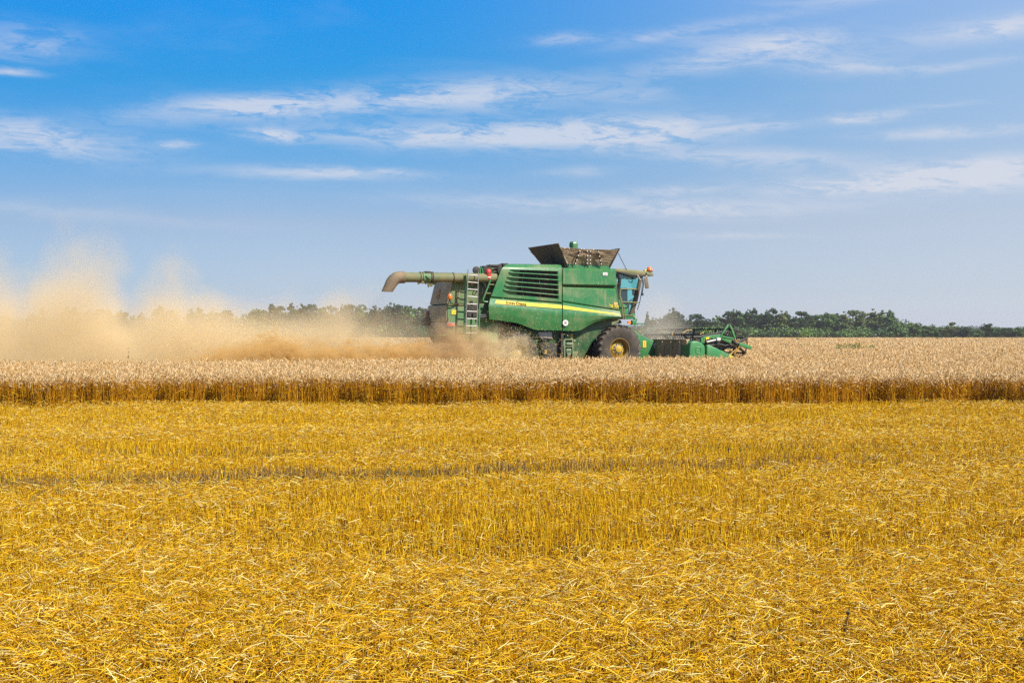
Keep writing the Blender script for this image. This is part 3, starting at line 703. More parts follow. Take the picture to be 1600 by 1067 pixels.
MB().tube([P(736.9, 470, -1.18), P(736.9, 475, -1.18)], [.05, .07], 8).build('fuel_filter', M['dark'], HARV)

# aluminium ladder and green rails by the rear wheel
KL = -1.62
ra, rb_, rc, rd = P(731.4, 421.3, KL), P(727.6, 527.5, KL), P(747.6, 423.6, KL), P(744.2, 528, KL)
lad = MB().tube([ra, rb_], .021, 8).build('ladder', M['alu'], HARV)
MB().tube([rc, rd], .021, 8).build('rail', M['alu'], lad)
for py in (429.3, 440.7, 451.8, 463.2, 474.8, 486.4, 497.8, 509.2, 520.4):
    f = (py-421.3)/(527.5-421.3); A_, B_ = ra.lerp(rb_, f), rc.lerp(rd, f-.005)
    MB().tube([A_, B_], .022, 6).build('rung', M['alu'], lad)
b = MB(); b.tube([P(727.6, 430, -1.5), P(725.2, 519, -1.5)], .035, 8); b.build('grab_rail', M['paint_clean'], HARV)
b = MB(); b.tube([P(749.2, 476, -1.5), P(748.6, 500, -1.5), P(747.6, 521, -1.5)], .032, 8); b.build('grab_rail', M['paint_clean'], HARV)
# engine deck with its stair
b = MB(); b.prism(PZ([(744, 475), (770, 475), (770, 500), (744, 503)], -1.2), -1.2, 1.0); b.build('deck_support', M['paint_dark'], HARV, .03)
b = MB(); b.prism(PZ([(728, 476.6), (747, 476.6), (747, 495), (728, 495)], -1.22), -1.2, -1.16); b.build('dark_hatch', M['dark'], HARV)
deck = MB().prism(PZ([(762, 431.6), (784, 431.6), (780, 441), (760, 441)], -1.2), -1.2, .6).build('engine_deck', M['paint_clean'], HARV, .02)
b = MB(); b.prism(PZ([(752, 443), (778, 443), (770, 475), (745, 475)], -.95), -.95, .9); b.build('stair_well', M['black'], HARV)
b = MB(); b.prism(PZ([(766, 417), (792, 416), (786, 432), (764, 432)], -1.05), -1.05, .4); b.build('engine_cover', M['paint_dusty'], HARV, .03)
b = MB(); b.prism(PZ([(755.6, 415.4), (764, 415), (763, 430), (756, 431)], -1.0), -1.0, -.6); b.box(P(772, 415.4, -.9), (.5, .4, .07)); b.box(P(788, 414.2, -1.1), (.22, .3, .12)); b.tube([P(764, 424, -1.1), P(772, 425.4, -1.12), P(779, 424, -1.1)], .03, 6)
b.tube([P(762, 418, -1.1), P(768, 421, -1.12), P(776, 419, -1.1), P(781, 421, -1.1)], .026, 6); b.build('engine_pipework', M['dark'], HARV, .01)
b = MB(); b.lathe([(.001, -.3), (.22, -.28), (.24, -.1), (.24, .1), (.001, .12)], P(781.6, 422.5, -.9), 20); b.build('air_intake', M['dark'], HARV, .02)
st_ = MB(); st_.tube([P(768, 433, -1.42), P(762.5, 448, -1.42), P(755.4, 466, -1.42), P(754.6, 469.6, -1.42), P(757, 471.6, -1.42), P(764, 471.8, -1.42)], .032, 8); stair = st_.build('stair_rail', M['paint_clean'], HARV)
for (a, c2) in (((763.4, 443.6), (772.4, 443.9)), ((758, 457.2), (768, 457.6))):
    A_, B_ = P(*a, -1.42), P(*c2, -1.42); MB().hull([A_, B_, B_+Vector((0, .34, 0)), A_+Vector((0, .34, 0))], [p+Vector((0, 0, -.035)) for p in (A_, B_, B_+Vector((0, .34, 0)), A_+Vector((0, .34, 0)))]).build('tread', M['olive'], stair)
b = MB(); b.tube([P(750.4, 434, -1.3), P(750.2, 421, -1.3), P(752, 417.4, -1.3), P(753.6, 419, -1.3), P(755.6, 443, -1.3)], .03, 8); b.build('deck_handrail', M['paint_clean'], HARV)
b = MB(); b.tube([P(757, 443, -1.25), P(754, 452, -1.25), P(752.4, 462, -1.25)], .045, 6); b.tube([P(758.6, 430, -1.3), P(757, 444, -1.3), P(759, 452, -1.3)], .05, 6); b.build('hose_bundle', M['black'], HARV)
b = MB(); b.tube([P(746.6, 440, -1.2), P(741.8, 455, -1.2), P(745, 456, -1.2), P(749, 449, -1.2)], .02, 6); b.build('cable', M['dark'], HARV)
pl = plate(((750.8, 490.9), (760, 490.9), (760, 495.8), (750.8, 495.8)), -1.24, 'number_plate', M['white'], HARV, .012)
for i in range(5): plate(((752+i*1.5, 492.3), (752.8+i*1.5, 492.3), (752.8+i*1.5, 494.6), (752+i*1.5, 494.6)), -1.246, 'plate_mark', M['greytext'], pl, .003)

# wheels
def wheel(name, c, Rr, rr, wdt, nl, side=-1, dish=.26, lbl=None):
    """tractor wheel; c = centre of the outer face, side -1 = outer face towards -y"""
    s = side; h = wdt; g_ = Rr*.055
    b = MB(); pr = [(rr, 0.02), (rr*1.08, -.01), (rr+(Rr-rr)*.5, -.035), (Rr-.14, -.02), (Rr-.07, .05), (Rr-.055, h/2), (Rr-.07, h-.05), (Rr-.14, h+.02), (rr+(Rr-rr)*.5, h+.035), (rr, h-.02)]
    b.lathe([(r, -s*y if s > 0 else y) for r, y in pr], c, 72, cap=False); ty = b.build(name, M['tyre'], HARV, ang=50)
    if lbl: lab(ty, lbl)
    tr_ = MB()
    for i in range(nl):
        for sd in (0, 1):
            a0 = 2*math.pi*(i+.5*sd)/nl; secs = []
            for f, wl in ((0, 1.0), (.25, 1.0), (.6, 1.0), (1, .9)):
                yy = (-.025 + f*(h*.53+.025)); yy = yy if sd == 0 else h-yy
                a1 = a0 + f*.30; ro = Rr if f > .1 else Rr-.035; ri = Rr-.10 if f > .1 else Rr-.17
                hw = .075*wl/Rr*.62 if f > .1 else .075/Rr*.8
                ring_ = [(ri, a1-hw*1.15), (ro, a1-hw*.75), (ro, a1+hw*.75), (ri, a1+hw*1.15)]
                secs.append([Vector(c)+Vector((r*math.cos(t), yy, r*math.sin(t))) for r, t in ring_])
            for s0, s1 in zip(secs, secs[1:]): tr_.hull(s0, s1)
    tr_.build('tread', M['lug'], ty)
    b = MB(); b.lathe([(rr+.005, -.005), (rr+.022, .0), (rr+.02, .03), (rr-.02, .05), (rr-.045, .12), (rr-.05, dish), (rr-.05, h-.05)], c, 56, cap=False)
    rim = b.build('rim', M['rimdust'], ty, ang=50)
    b = MB(); b.lathe([(rr-.045, dish+.01), (rr*.72, dish-.02), (rr*.60, dish-.08), (rr*.34, dish-.10), (rr*.32, dish-.17), (rr*.15, dish-.19), (.001, dish-.19)], c, 48, cap=False); b.build('wheel_disc', M['rim'], ty, ang=40)
    b = MB(); b.lathe([(rr*.40, dish-.115), (rr*.40, dish-.13), (rr*.30, dish-.13), (rr*.30, dish-.115)], c, 40); b.build('bolt_ring', M['steel'], ty)
    for i in range(10):
        t = 2*math.pi*i/10; b = MB(); b.lathe([(.024, dish-.14), (.024, dish-.10)], Vector(c)+Vector((rr*.47*math.cos(t), 0, rr*.47*math.sin(t))), 6); b.build('wheel_bolt', M['steel'], ty)
    return ty
wheel('front_wheel', Vector((0, -1.58, .95)), .95, .405, .68, 22)
wheel('front_wheel', Vector((0, .90, .95)), .95, .405, .68, 22)
rc_ = P(811, 554, -1.5)
wheel('rear_wheel', Vector((rc_.x, -1.50, .80)), .80, .33, .5, 20)
wheel('rear_wheel', Vector((rc_.x, 1.0, .80)), .80, .33, .5, 20)
b = MB(); b.tube([(0, -.9, .95), (0, .9, .95)], .22, 16); b.box((0, 0, .95), (.5, 1.6, .55)); b.build('front_axle', M['dark'], HARV, .03)
b = MB(); b.tube([(rc_.x, -1.0, .8), (rc_.x, 1.0, .8)], .14, 12); b.build('rear_axle', M['dark'], HARV)
# gear between the wheels: step box, tank, shields
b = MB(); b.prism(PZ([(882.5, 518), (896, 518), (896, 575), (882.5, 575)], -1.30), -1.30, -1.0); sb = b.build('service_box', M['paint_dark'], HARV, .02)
b = MB()
for (x0, y0, x1, y1) in ((881.6, 530, 896, 531.4), (881.6, 540.8, 896, 542.2), (881.6, 530, 883.4, 575), (894.4, 530, 896, 575)): b.prism(PZ([(x0, y0), (x1, y0), (x1, y1), (x0, y1)], -1.42), -1.42, -1.3)
b.box(P(889, 537, -1.4), (.26, .12, .1)); b.box(P(888, 548, -1.4), (.2, .12, .16)); b.lathe([(.1, -.04), (.1, .06)], P(888.6, 551, -1.42), 16); b.tube([P(896, 533, -1.4), P(898.4, 533, -1.4)], .06, 8)
b.build('step_frame', plain('pale_green_cast', (.16, .24, .13), .6, dust=.6, scale=5), HARV, .01)
plate(((891.6, 521.4), (895, 521.4), (895, 529), (891.6, 529)), -1.31, 'warning_label', M['ochre'], sb)
b = MB(); b.prism(PZ([(839, 518), (861, 518), (861, 530), (841, 528)], -1.2), -1.32, -.7); b.build('tool_tank', M['steel'], HARV, .03)
b = MB(); b.prism(PZ([(846, 536), (877, 536), (877, 575), (846, 575)], -1.25), -1.27, -.8); b.tube([P(844, 529, -1.3), P(852, 533, -1.32), P(846, 541, -1.3), P(842, 537, -1.3)], .06, 6); b.tube([P(846, 545, -1.35), P(851, 550, -1.35), P(849, 556, -1.35)], .03, 6)
b.build('gearbox_shield', M['dark'], HARV, .03)
plate(((851, 546.5), (854.4, 546.5), (854.4, 553), (851, 553)), -1.32, 'warning_label', M['ochre'], HARV)
b = MB(); b.prism(PZ([(894, 549), (904, 549), (901, 556), (894, 560)], -1.3), -1.3, -1.0); b.build('mud_flap', M['olive'], HARV, .01)
b = MB(); b.prism(PZ([(925, 503.6), (970, 500), (972, 505), (940, 507), (924, 514), (908, 540), (903, 540), (914, 518)], -1.2), -1.2, -.5); b.build('wheel_arch_liner', M['dark'], HARV, .02)

# ---- cab
KC = -.92
def bar(a, c2, k0, k1, r, name, mat, n=8): return MB().tube([P(*a, k0), P(*c2, k1)], r, n).build(name, mat, cabf)
b = MB(); b.prism(PZ([(963, 492), (990.5, 493), (990, 498.6), (963, 498.6)], KC), KC, .92); b.build('cab_floor', M['paint'], HARV, .02)
b = MB(); b.prism(PZ([(955, 420.2), (970, 419.6), (998, 422.2), (1013, 424.4), (1020, 427), (1019.4, 430.4), (1010, 431.4), (1003, 432.6), (988, 432.2), (978, 429.6), (969, 425.8), (957, 424.4)], -1.0), -1.0, 1.0)
roof = b.build('cab_roof', M['olive'], HARV, .035)
b = MB(); b.prism(PZ([(965, 425.2), (978, 430), (988, 433), (1003, 433.6), (1008, 431.6), (1010, 429.6), (990, 429), (972, 424.6)], -1.02), -1.02, .98); b.build('roof_lining', M['black'], roof, .01)
b = MB(); b.prism(PZ([(1010, 425.6), (1021.4, 427.2), (1018.6, 431.6), (1011.5, 431)], -1.06), -1.06, 1.06); b.build('light_bar', M['olive'], roof, .02)
for k in (-.95, -.7, .7, .95):
    b = MB(); q_ = P(1019.8, 429, -1.06); b.box((q_.x+.02, k, q_.z), (.05, .18, .12)); b.build('work_light', M['alu'], roof, .01)
b = MB(); b.lathe([(.10, -.1), (.115, -.08), (.115, .0), (.09, .08), (.05, .115), (.001, .125)], P(1015, 421.6, -.9), 20, 'z'); b.build('beacon', M['orange'], roof, ang=60)
b = MB(); b.lathe([(.12, 0), (.12, .05), (.06, .06)], P(1015, 425.2, -.9), 16, 'z'); b.build('beacon_foot', M['black'], roof)
b = MB(); b.box(P(1008.6, 423, -.8), (.14, .14, .07)); b.build('satellite_receiver', M['yellow'], roof, .02)
cabf = MB().tube([P(965.5, 428, KC), P(968.6, 436, KC), P(968, 445, KC), P(965, 460, KC), P(966, 476, KC), P(970, 494, KC)], .06, 8).build('cab_frame', M['black'], HARV)
# front posts and windscreen, each side
for k in (KC, -KC):
    MB().tube([P(1000.6, 433, KC)+Vector((0, k-KC, 0)), P(997.6, 450, KC)+Vector((0, k-KC, 0)), P(993, 468, KC)+Vector((0, k-KC, 0)), P(985.6, 493, KC)+Vector((0, k-KC, 0))], [.07, .085, .10, .10], 8).build('front_post', M['brown'], cabf)
MB().tube([P(968.6, 436, KC)+Vector((0, 1.84, 0)), P(968, 445, KC)+Vector((0, 1.84, 0)), P(965, 460, KC)+Vector((0, 1.84, 0)), P(970, 494, KC)+Vector((0, 1.84, 0))], .06, 8).build('rear_post', M['black'], cabf)
side = [(963, 424.6), (975, 429), (1001, 433), (998, 450), (993.4, 468), (986, 493), (970, 493), (963, 460)]
b = MB(); b.prism(PZ(side, KC+.02), KC+.015, KC+.03); b.build('side_window', M['glass'], cabf)
b = MB(); b.prism(PZ(side, KC+.02), -KC-.03, -KC-.015); b.build('side_window', M['glass'], cabf)
fr = [P(1000.6, 433, KC), P(997.6, 450, KC), P(993, 468, KC), P(985.6, 493, KC)]
rws = []
for p in fr: rws.append([Vector((p.x+.42*(1-(u/.92)**2)+.02, u, p.z)) for u in np.linspace(-.90, .90, 13)])
MB().grid(rws, thick=.012).build('windscreen', M['glass'], cabf, ang=60)
b = MB(); b.prism(PZ([(962, 424.4), (974, 429), (984, 432.6), (977, 432.4), (971.4, 436), (966, 433.6), (962, 432)], KC), KC+.05, KC+.09); b.build('window_blind', plain('blue_grey_trim', (.035, .06, .085), .6, scale=5), cabf)
MB().tube([P(962.5, 443.6, -.9), P(968, 444, -.9)], .035, 6).build('window_rail', M['black'], cabf)
# interior
b = MB(); b.box(P(974, 462, .05)+Vector((0, 0, 0)), (.16, .5, .62)); b.box(P(973.6, 454.5, .05), (.12, .3, .2)); b.box(P(979, 473.6, .05), (.55, .52, .14)); b.tube([P(978, 476, .05), P(978, 493, .05)], .14, 10); b.build('driver_seat', M['black'], cabf, .04)
b = MB(); b.tube([P(990.5, 491, 0), P(987.4, 470, 0)], .06, 8)
b.tube([P(987.2, 469.6, 0)+Vector((.19*math.cos(t)*.8, .19*math.sin(t), .19*math.cos(t)*.5)) for t in np.linspace(0, 2*math.pi, 25)], .018, 6, False); b.build('steering_column', M['black'], cabf)
b = MB(); b.prism(PZ([(990.6, 450.4), (996, 450.6), (995.4, 462), (990.8, 461)], -.7), -.78, -.5); b.build('armrest_monitor', M['black'], cabf, .015)
b = MB(); b.tube([P(985.2+3.1*math.cos(t), 437.6+4*math.sin(t), .3) for t in np.linspace(.1, 3.1, 12)], .018, 6); b.build('hanging_cable', M['black'], cabf)
b = MB(); b.box(P(986, 435.4, .2), (.3, .4, .06)); b.build('overhead_radio', M['black'], cabf, .01)
b = MB(); b.box(P(983, 489.6, -.5), (.12, .12, .2)); b.build('drink_bottle', plain('blue_plastic', (.03, .16, .5), .35, scale=9), cabf, .02)
# platform rails, sloping fender, outside mirror
KP = -1.35
b = MB(); b.tube([P(973.5, 498, KP), P(971.6, 478, KP), P(968.6, 462, KP), P(968.8, 454, KP), P(970.2, 451.8, KP), P(981, 451.4, KP), P(990.2, 451.8, KP), P(996.6, 452.4, KP+.3)], .028, 8); rail = b.build('platform_rail', M['olive'], HARV)
MB().tube([P(972.6, 472, KP), P(985, 472.4, KP), P(997.4, 472.8, KP+.3)], .024, 8).build('platform_rail', M['olive'], HARV)
MB().tube([P(976.6, 499, KP), P(975, 482, KP), P(971, 468, KP), P(967.6, 459, KP)], .022, 8).build('platform_rail', M['olive'], HARV)
b = MB(); b.prism(PZ([(966.4, 466), (969.4, 470), (974.6, 474.6), (981.8, 479.8), (982.2, 492), (969.6, 492)], -1.16), -1.16, -.98); b.build('cab_fender', M['paint_clean'], HARV, .03)
b = MB(); b.prism(PZ([(971.5, 491.4), (990.4, 492.4), (990.4, 494), (971.5, 493.6)], KP), KP, -.9); b.build('platform', M['olive'], HARV, .01)
b = MB(); b.prism(PZ([(971.5, 494.4), (990, 495), (990, 498.4), (971.5, 498.4)], KP), KP+.03, -.9); b.build('platform_skirt', M['paint'], HARV, .01)
b = MB(); b.tube([P(985.4, 493, -1.0), P(990.6, 490, -1.02), P(992.6, 494, -1.05), P(990.6, 500, -1.1), P(994, 504, -1.1)], .04, 6); b.tube([P(990, 495, -1.1), P(995, 499, -1.15), P(992, 505, -1.15)], .035, 6); b.box(P(997, 505.6, -1.1), (.5, .12, .05)); b.box(P(989.6, 504, -1.1), (.16, .16, .18)); b.build('hinge_linkage', M['paint_clean'], HARV, .01)
plate(((981.4, 502), (986, 502), (986, 505.8), (981.4, 505.8)), -1.36, 'side_indicator', M['orange'], HARV, .06)
b = MB(); b.tube([P(996, 430.6, -1.05), P(1001, 438.6, -1.35)], .035, 6); b.tube([P(1002, 431.4, -1.1), P(1010, 430.8, -1.45), P(1010.4, 433.8, -1.5)], .03, 6); ma = b.build('mirror_arm', plain('pale_bracket', (.34, .27, .22), .6, dust=.4, scale=5), HARV)
p = [P(1006.2, 434.4, -1.5), P(1011.8, 433.8, -1.5), P(1014.4, 450.4, -1.5), P(1008.4, 451, -1.5)]
MB().hull(p, [v+Vector((.06, .14, 0)) for v in p]).build('wing_mirror', M['spout'], ma, .03)
b = MB(); b.tube([P(1001, 433, -.3), P(1004, 440, -.2), P(1002.6, 455, -.2), P(1000, 470, -.2), P(996, 484, -.2)], .016, 6); b.tube([P(1004, 432, .6), P(1005.6, 445, .7), P(1003.2, 460, .7)], .018, 6); b.box(P(1003.5, 460, .5), (.07, .1, .1)); b.build('wiper', M['black'], cabf)

# ---- feeder house and header
b = MB(); b.prism(PZ([(975, 512), (996, 520.6), (1010, 527.4), (1020, 530.6), (1026, 536), (1022, 548), (1026, 560), (1008, 575), (975, 570)], -.75), -.75, .75)
feeder = b.build('feeder_house', M['paint'], HARV, .03)
yl = plate(((1004.6, 532.4), (1009.6, 532.6), (1009.6, 543), (1004.6, 542.8)), -.765, 'warning_label', M['yellow'], feeder)
for yy in (534.2, 537, 540): plate(((1006.4, yy), (1008, yy), (1008, yy+1.6), (1006.4, yy+1.6)), -.77, 'label_mark', M['ochre'], feeder, .003)
b = MB(); b.tube([P(1026.6, 533, -.8), P(1022.4, 540, -.8), P(1023.6, 544, -.8)], .05, 6); b.build('coupler', M['steel'], feeder)
HX = 1.98; K0, K1 = -3.45, 3.6
head = empty('header', (0, 0, 0)); head.parent = HARV
b = MB(); b.prism([(HX, .22), (HX+.06, .22), (HX+.06, 1.26), (HX+.14, 1.30), (HX+.14, 1.33), (HX-.03, 1.33), (HX-.03, 1.28), (HX, 1.26)], K0+.1, K1)
for k in (-2.9, -2.2, -1.5, 1.5, 2.3): b.box((HX-.05, k, .75), (.1, .07, 1.0))
b.tube([(HX-.1, K0+.2, .5), (HX-.1, K1, .5)], .09, 10)
b.build('back_sheet', plain('dusty_back_sheet', (.24, .23, .12), .75, dust=.85, dustcol=(.52, .39, .23), scale=1.4, lo=.35, hi=.65), head, .01)
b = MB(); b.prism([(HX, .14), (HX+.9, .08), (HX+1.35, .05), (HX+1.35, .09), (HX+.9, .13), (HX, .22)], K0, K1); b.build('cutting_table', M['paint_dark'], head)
b = MB(); b.tube([(HX+.5, K0+.2, .5), (HX+.5, K1-.2, .5)], .20, 16)
for s_ in np.linspace(K0+.3, K1-.3, 26): b.tube([(HX+.5+.28*math.cos(t), s_+.02*t, .5+.28*math.sin(t)) for t in np.linspace(0, 6.28, 17)], .02, 4)
b.build('feed_auger', M['dark'], head)
KS = -3.62
b = MB(); b.prism(PZ([(1077.5, 560), (1077.4, 545), (1078.6, 537.6), (1081, 533.8), (1086, 532.6), (1092, 533.2), (1098, 536.4), (1101.6, 540.4), (1102.2, 548), (1101, 570), (1077.5, 570)], KS), KS, KS+.75)
es = b.build('end_shield', M['paint_clean'], head, .07, 4)
rr_ = PZ([(1088.6, 542.6), (1094.4, 542.6), (1095, 544), (1095, 550.4), (1094.2, 552), (1088.4, 552), (1087.6, 550.6), (1087.6, 543.8)], KS-.012)
b = MB(); b.tube([(x, KS-.004, z) for x, z in rr_+rr_[:1]], .014, 6, False); b.build('pressed_recess', M['paint_clean'], head)
# crop divider
dv = [(1104.6, 540.6), (1107.6, 539.6), (1128, 547.6), (1139.6, 553.4), (1147, 557.8), (1140, 560), (1104, 560)]
a_ = [P(x, y, KS+.02) for x, y in dv]; c_ = [P(x, y, KS+.02)+Vector((0, .42*(1-(i in (3, 4, 5))*.75), 0)) for i, (x, y) in enumerate(dv)]
b = MB(); b.hull(a_, c_); dvo = b.build('crop_divider', M['paint_clean'], head, .035, 3)
b = MB(); b.prism(PZ([(1103.4, 539.6), (1108, 538.6), (1146, 556.6), (1147.4, 558.6), (1140, 556.6), (1107, 542)], KS+.06), KS+.06, KS+.26); b.build('divider_cap', plain('pale_green_paint', (.07, .27, .09), .5, dust=.3, scale=4), head, .02)
b = MB(); b.prism(PZ([(1139, 554.6), (1146.6, 557.4), (1147.4, 559), (1141, 559)], KS-.005), KS-.012, KS+.1); b.build('divider_tip', M['yellow'], head, .01)
# reel
RC = P(1150.5, 537, -3.2); RX, RZ, RR = RC.x-.08, RC.z, .58
ax0, ax1 = -3.25, 3.5
MB().tube([(RX, ax0, RZ), (RX, ax1, RZ)], .09, 12).build('reel_tube', M['dark'], head)
PH = .38
for i in range(6):
    t = PH+2*math.pi*i/6; cx_, cz_ = RX+RR*math.cos(t), RZ+RR*math.sin(t); b = MB()
    b.tube([(cx_, ax0, cz_), (cx_, ax1, cz_)], .036, 6)
    for k in np.linspace(ax0+.05, ax1-.05, 46): b.tube([(cx_, k, cz_), (cx_-.05, k+.01, cz_-.13), (cx_-.10, k, cz_-.27)], .015, 4)
    b.build('reel_bar', M['black'], head)
for k in (ax0+.02, -1.6, 0.1, 1.8, ax1-.02):
    b = MB()
    for i in range(6):
        t = PH+2*math.pi*i/6; t2 = PH+2*math.pi*(i+1)/6
        p = Vector((RX+RR*math.cos(t), k, RZ+RR*math.sin(t))); p2 = Vector((RX+RR*math.cos(t2), k, RZ+RR*math.sin(t2)))
        b.tube([(RX, k, RZ), p], [.08, .045], 6)
        if k < -3 or k > 3.4: b.tube([p, p.lerp(p2, .5)*1.0+Vector((.05*math.cos((t+t2)/2), 0, .05*math.sin((t+t2)/2))), p2], .026, 6)
    b.lathe([(.14, k-.03), (.14, k+.03)], (RX, 0, RZ), 14); b.build('reel_spider', M['dark'], head)
# reel arm and its hinged frame at the near end
def beam(pts, w, dep, name, mat, k, par=head):
    b = MB()
    for (x0, y0), (x1, y1) in zip(pts, pts[1:]):
        A_, B_ = P(x0, y0, k), P(x1, y1, k); d = (B_-A_).normalized(); nn = Vector((-d.z, 0, d.x))*w/2
        b.hull([A_+nn, B_+nn, B_-nn, A_-nn], [v+Vector((0, dep, 0)) for v in (A_+nn, B_+nn, B_-nn, A_-nn)])
    return b.build(name, mat, par, .012)
KR = -3.55
arm = beam([(1098, 536), (1098.6, 527.8)], .16, .12, 'arm_post', M['paint_clean'], KR)
beam([(1098.6, 528.4), (1104, 527.4), (1114, 526), (1126, 525.2)], .12, .11, 'reel_arm', M['paint_clean'], KR-.01)
beam([(1126, 526), (1132, 529.6), (1143, 533.8)], .15, .11, 'reel_arm', M['paint_clean'], KR-.02)
beam([(1155.4, 537.4), (1174.6, 543.4)], .13, .12, 'reel_arm', M['paint_clean'], KR-.02)
beam([(1126.6, 525), (1138.6, 507.4)], .065, .08, 'frame_strut', M['paint_clean'], KR-.03)
beam([(1141, 507.6), (1145, 517), (1149.4, 530)], .075, .08, 'frame_strut', M['paint_clean'], KR-.04)
beam([(1114, 526.6), (1117, 532.4)], .065, .08, 'frame_strut', M['paint_clean'], KR-.03)
beam([(1128.6, 525.6), (1147, 529.4)], .06, .06, 'frame_strut', M['paint_clean'], KR-.05)
ylb = plate(((1103, 527), (1108.2, 526.6), (1108.2, 529.6), (1103, 530)), KR-.03, 'warning_label', M['yellow'], head)
MB().tube([P(1104, 534.4, KR), P(1117, 531.4, KR), P(1125, 529, KR)], [.045, .045, .03], 10).build('lift_cylinder', M['steel'], head)
b = MB(); b.box(P(1122.4, 530, KR-.05), (.16, .1, .1)); b.build('valve_block', M['white'], head, .02)
b = MB(); b.prism(PZ([(1115, 536.6), (1126, 534.6), (1140, 538.6), (1149, 542.6), (1146, 545), (1116, 543.6)], KR+.14), KR+.14, KR+.3)
for (pts, r) in ((((1128, 524), (1132, 512), (1137, 506.4), (1141.5, 505.4), (1146, 509), (1147.6, 514)), .028), (((1131, 518), (1135, 509), (1140, 506.4)), .02), (((1099, 531), (1090, 527), (1104, 523.4), (1124, 519.6), (1132, 517.6)), .035),
              (((1096, 531), (1101, 526.6), (1118, 522.6), (1127, 522)), .03), (((1104, 538), (1112, 540), (1122, 537), (1133, 540), (1144, 537)), .03), (((1106, 535), (1114, 537.6), (1118, 534), (1130, 533.6), (1142, 536.6)), .022),
              (((1140, 514), (1147, 514.6), (1154, 517), (1160, 520)), .035), (((1130, 520), (1138, 516), (1146, 517), (1150, 521)), .025), (((1144, 534), (1150, 537), (1156, 535.6)), .07), (((1083, 526.6), (1094, 526.6), (1100, 524)), .05), (((1086, 530), (1088, 524), (1094, 529)), .035)):
    b.tube([P(x, y, KR+.06) for x, y in pts], r, 6)
b.build('hydraulic_hoses', M['black'], head)
b = MB(); b.tube([P(1148, 530, KR-.06), P(1153, 536, KR-.06)], .025, 6); b.tube([P(1150, 546, KR+.1), P(1138, 556, KR+.1)], .022, 6); b.tube([P(1156, 541, KR), P(1147, 553, KR+.05)], .025, 6); b.build('adjuster_rod', M['ochre'], head)
# cut straw lying on the reel
b = MB()
for (x0, y0, x1, y1, k) in ((1068, 520, 1074, 516, -1), (1073, 516.6, 1081, 515.6, -1), (1050, 524, 1053, 517, .5), (1094, 522.4, 1099, 519.6, -2.6), (1160, 560, 1140, 548, -3.0)):
    for q_ in range(5): b.tube([P(x0+random.uniform(-.6, .6), y0+random.uniform(-.5, .5), k), P((x0+x1)/2, (y0+y1)/2-.5, k), P(x1+random.uniform(-.6, .6), y1+random.uniform(-.5, .5), k)], .014, 4)
b.build('caught_straw', plain('caught_straw', (.55, .36, .12), .6, scale=5), head)

# ---- fire extinguisher on the engine deck
fe = empty('fire_extinguisher', (*to_world(*P(763, 434, -1.35).xy), P(763, 436.6, -1.35).z), PSI)
tag(fe, 'small red fire extinguisher hung beside the harvester stair rail', 'fire extinguisher')
b = MB(); b.lathe([(.10, 0), (.115, .02), (.115, .31), (.09, .37), (.04, .4), (.001, .4)], (0, 0, 0), 18, 'z'); b.build('cylinder', M['red'], fe, ang=50)
b = MB(); b.lathe([(.117, .06), (.117, .10)], (0, 0, 0), 18, 'z'); b.build('paper_label', M['white'], fe, ang=50)
b = MB(); b.lathe([(.119, .215), (.119, .24)], (0, 0, 0), 18, 'z'); b.build('bracket_strap', M['black'], fe, ang=50)
b = MB(); b.tube([(0, 0, .39), (0, 0, .47)], .03, 8); b.box((.03, 0, .48), (.16, .03, .03)); b.tube([(-.02, 0, .45), (-.10, -.06, .40), (-.13, -.05, .2)], .014, 6); b.build('valve', M['black'], fe)

# ------------------------------------------------------------------ trees along the far edge of the field
LEAF = dict(dark=[(0.043, 0.084, 0.026), (0.060, 0.112, 0.034), (0.027, 0.059, 0.022)], mid=[(0.094, 0.175, 0.043), (0.125, 0.219, 0.052), (0.066, 0.126, 0.035)],
            olive=[(0.173, 0.227, 0.065), (0.133, 0.184, 0.052), (0.096, 0.140, 0.043)], bright=[(0.173, 0.297, 0.043), (0.133, 0.245, 0.043), (0.204, 0.333, 0.065)])
def leaves(lobes, n, size, pal, jit=.9):
    """leaf clumps through the volume of a set of lobes (centre, radii)"""
    vol = np.array([l[1][0]*l[1][1]*l[1][2] for l in lobes]); idx = rng.choice(len(lobes), n, p=vol**.75/np.sum(vol**.75))
    ce = np.array([l[0] for l in lobes])[idx]; ra = np.array([l[1] for l in lobes])[idx]
    d = rng.normal(0, 1, (n, 3)); d /= np.linalg.norm(d, axis=1, keepdims=True); r = rng.random(n)**.42
    p = ce + d*ra*r[:, None]*jit
    nr = rng.normal(0, 1, (n, 3)) + d*.8 + np.array([0, 0, .4]); nr /= np.linalg.norm(nr, axis=1, keepdims=True)
    u = np.cross(nr, rng.normal(0, 1, (n, 3))); u /= np.linalg.norm(u, axis=1, keepdims=True); v = np.cross(nr, u)
    s = size*rng.uniform(.55, 1.3, n)[:, None]; s2 = s*rng.uniform(.5, 1., (n, 1))
    bulge = nr*s*.22
    V = np.stack([p-u*s-v*s2*.6, p+u*s*.8-v*s2, p+u*s+v*s2*.7+bulge, p-u*s*.7+v*s2], 1).reshape(-1, 3)
    F = np.arange(n*4).reshape(-1, 4)
    lobe_t = rng.uniform(.72, 1.25, len(lobes))[idx]
    T = np.repeat(pick(n, LEAF[pal], .25)*lobe_t[:, None], 4, axis=0); return V, F, T
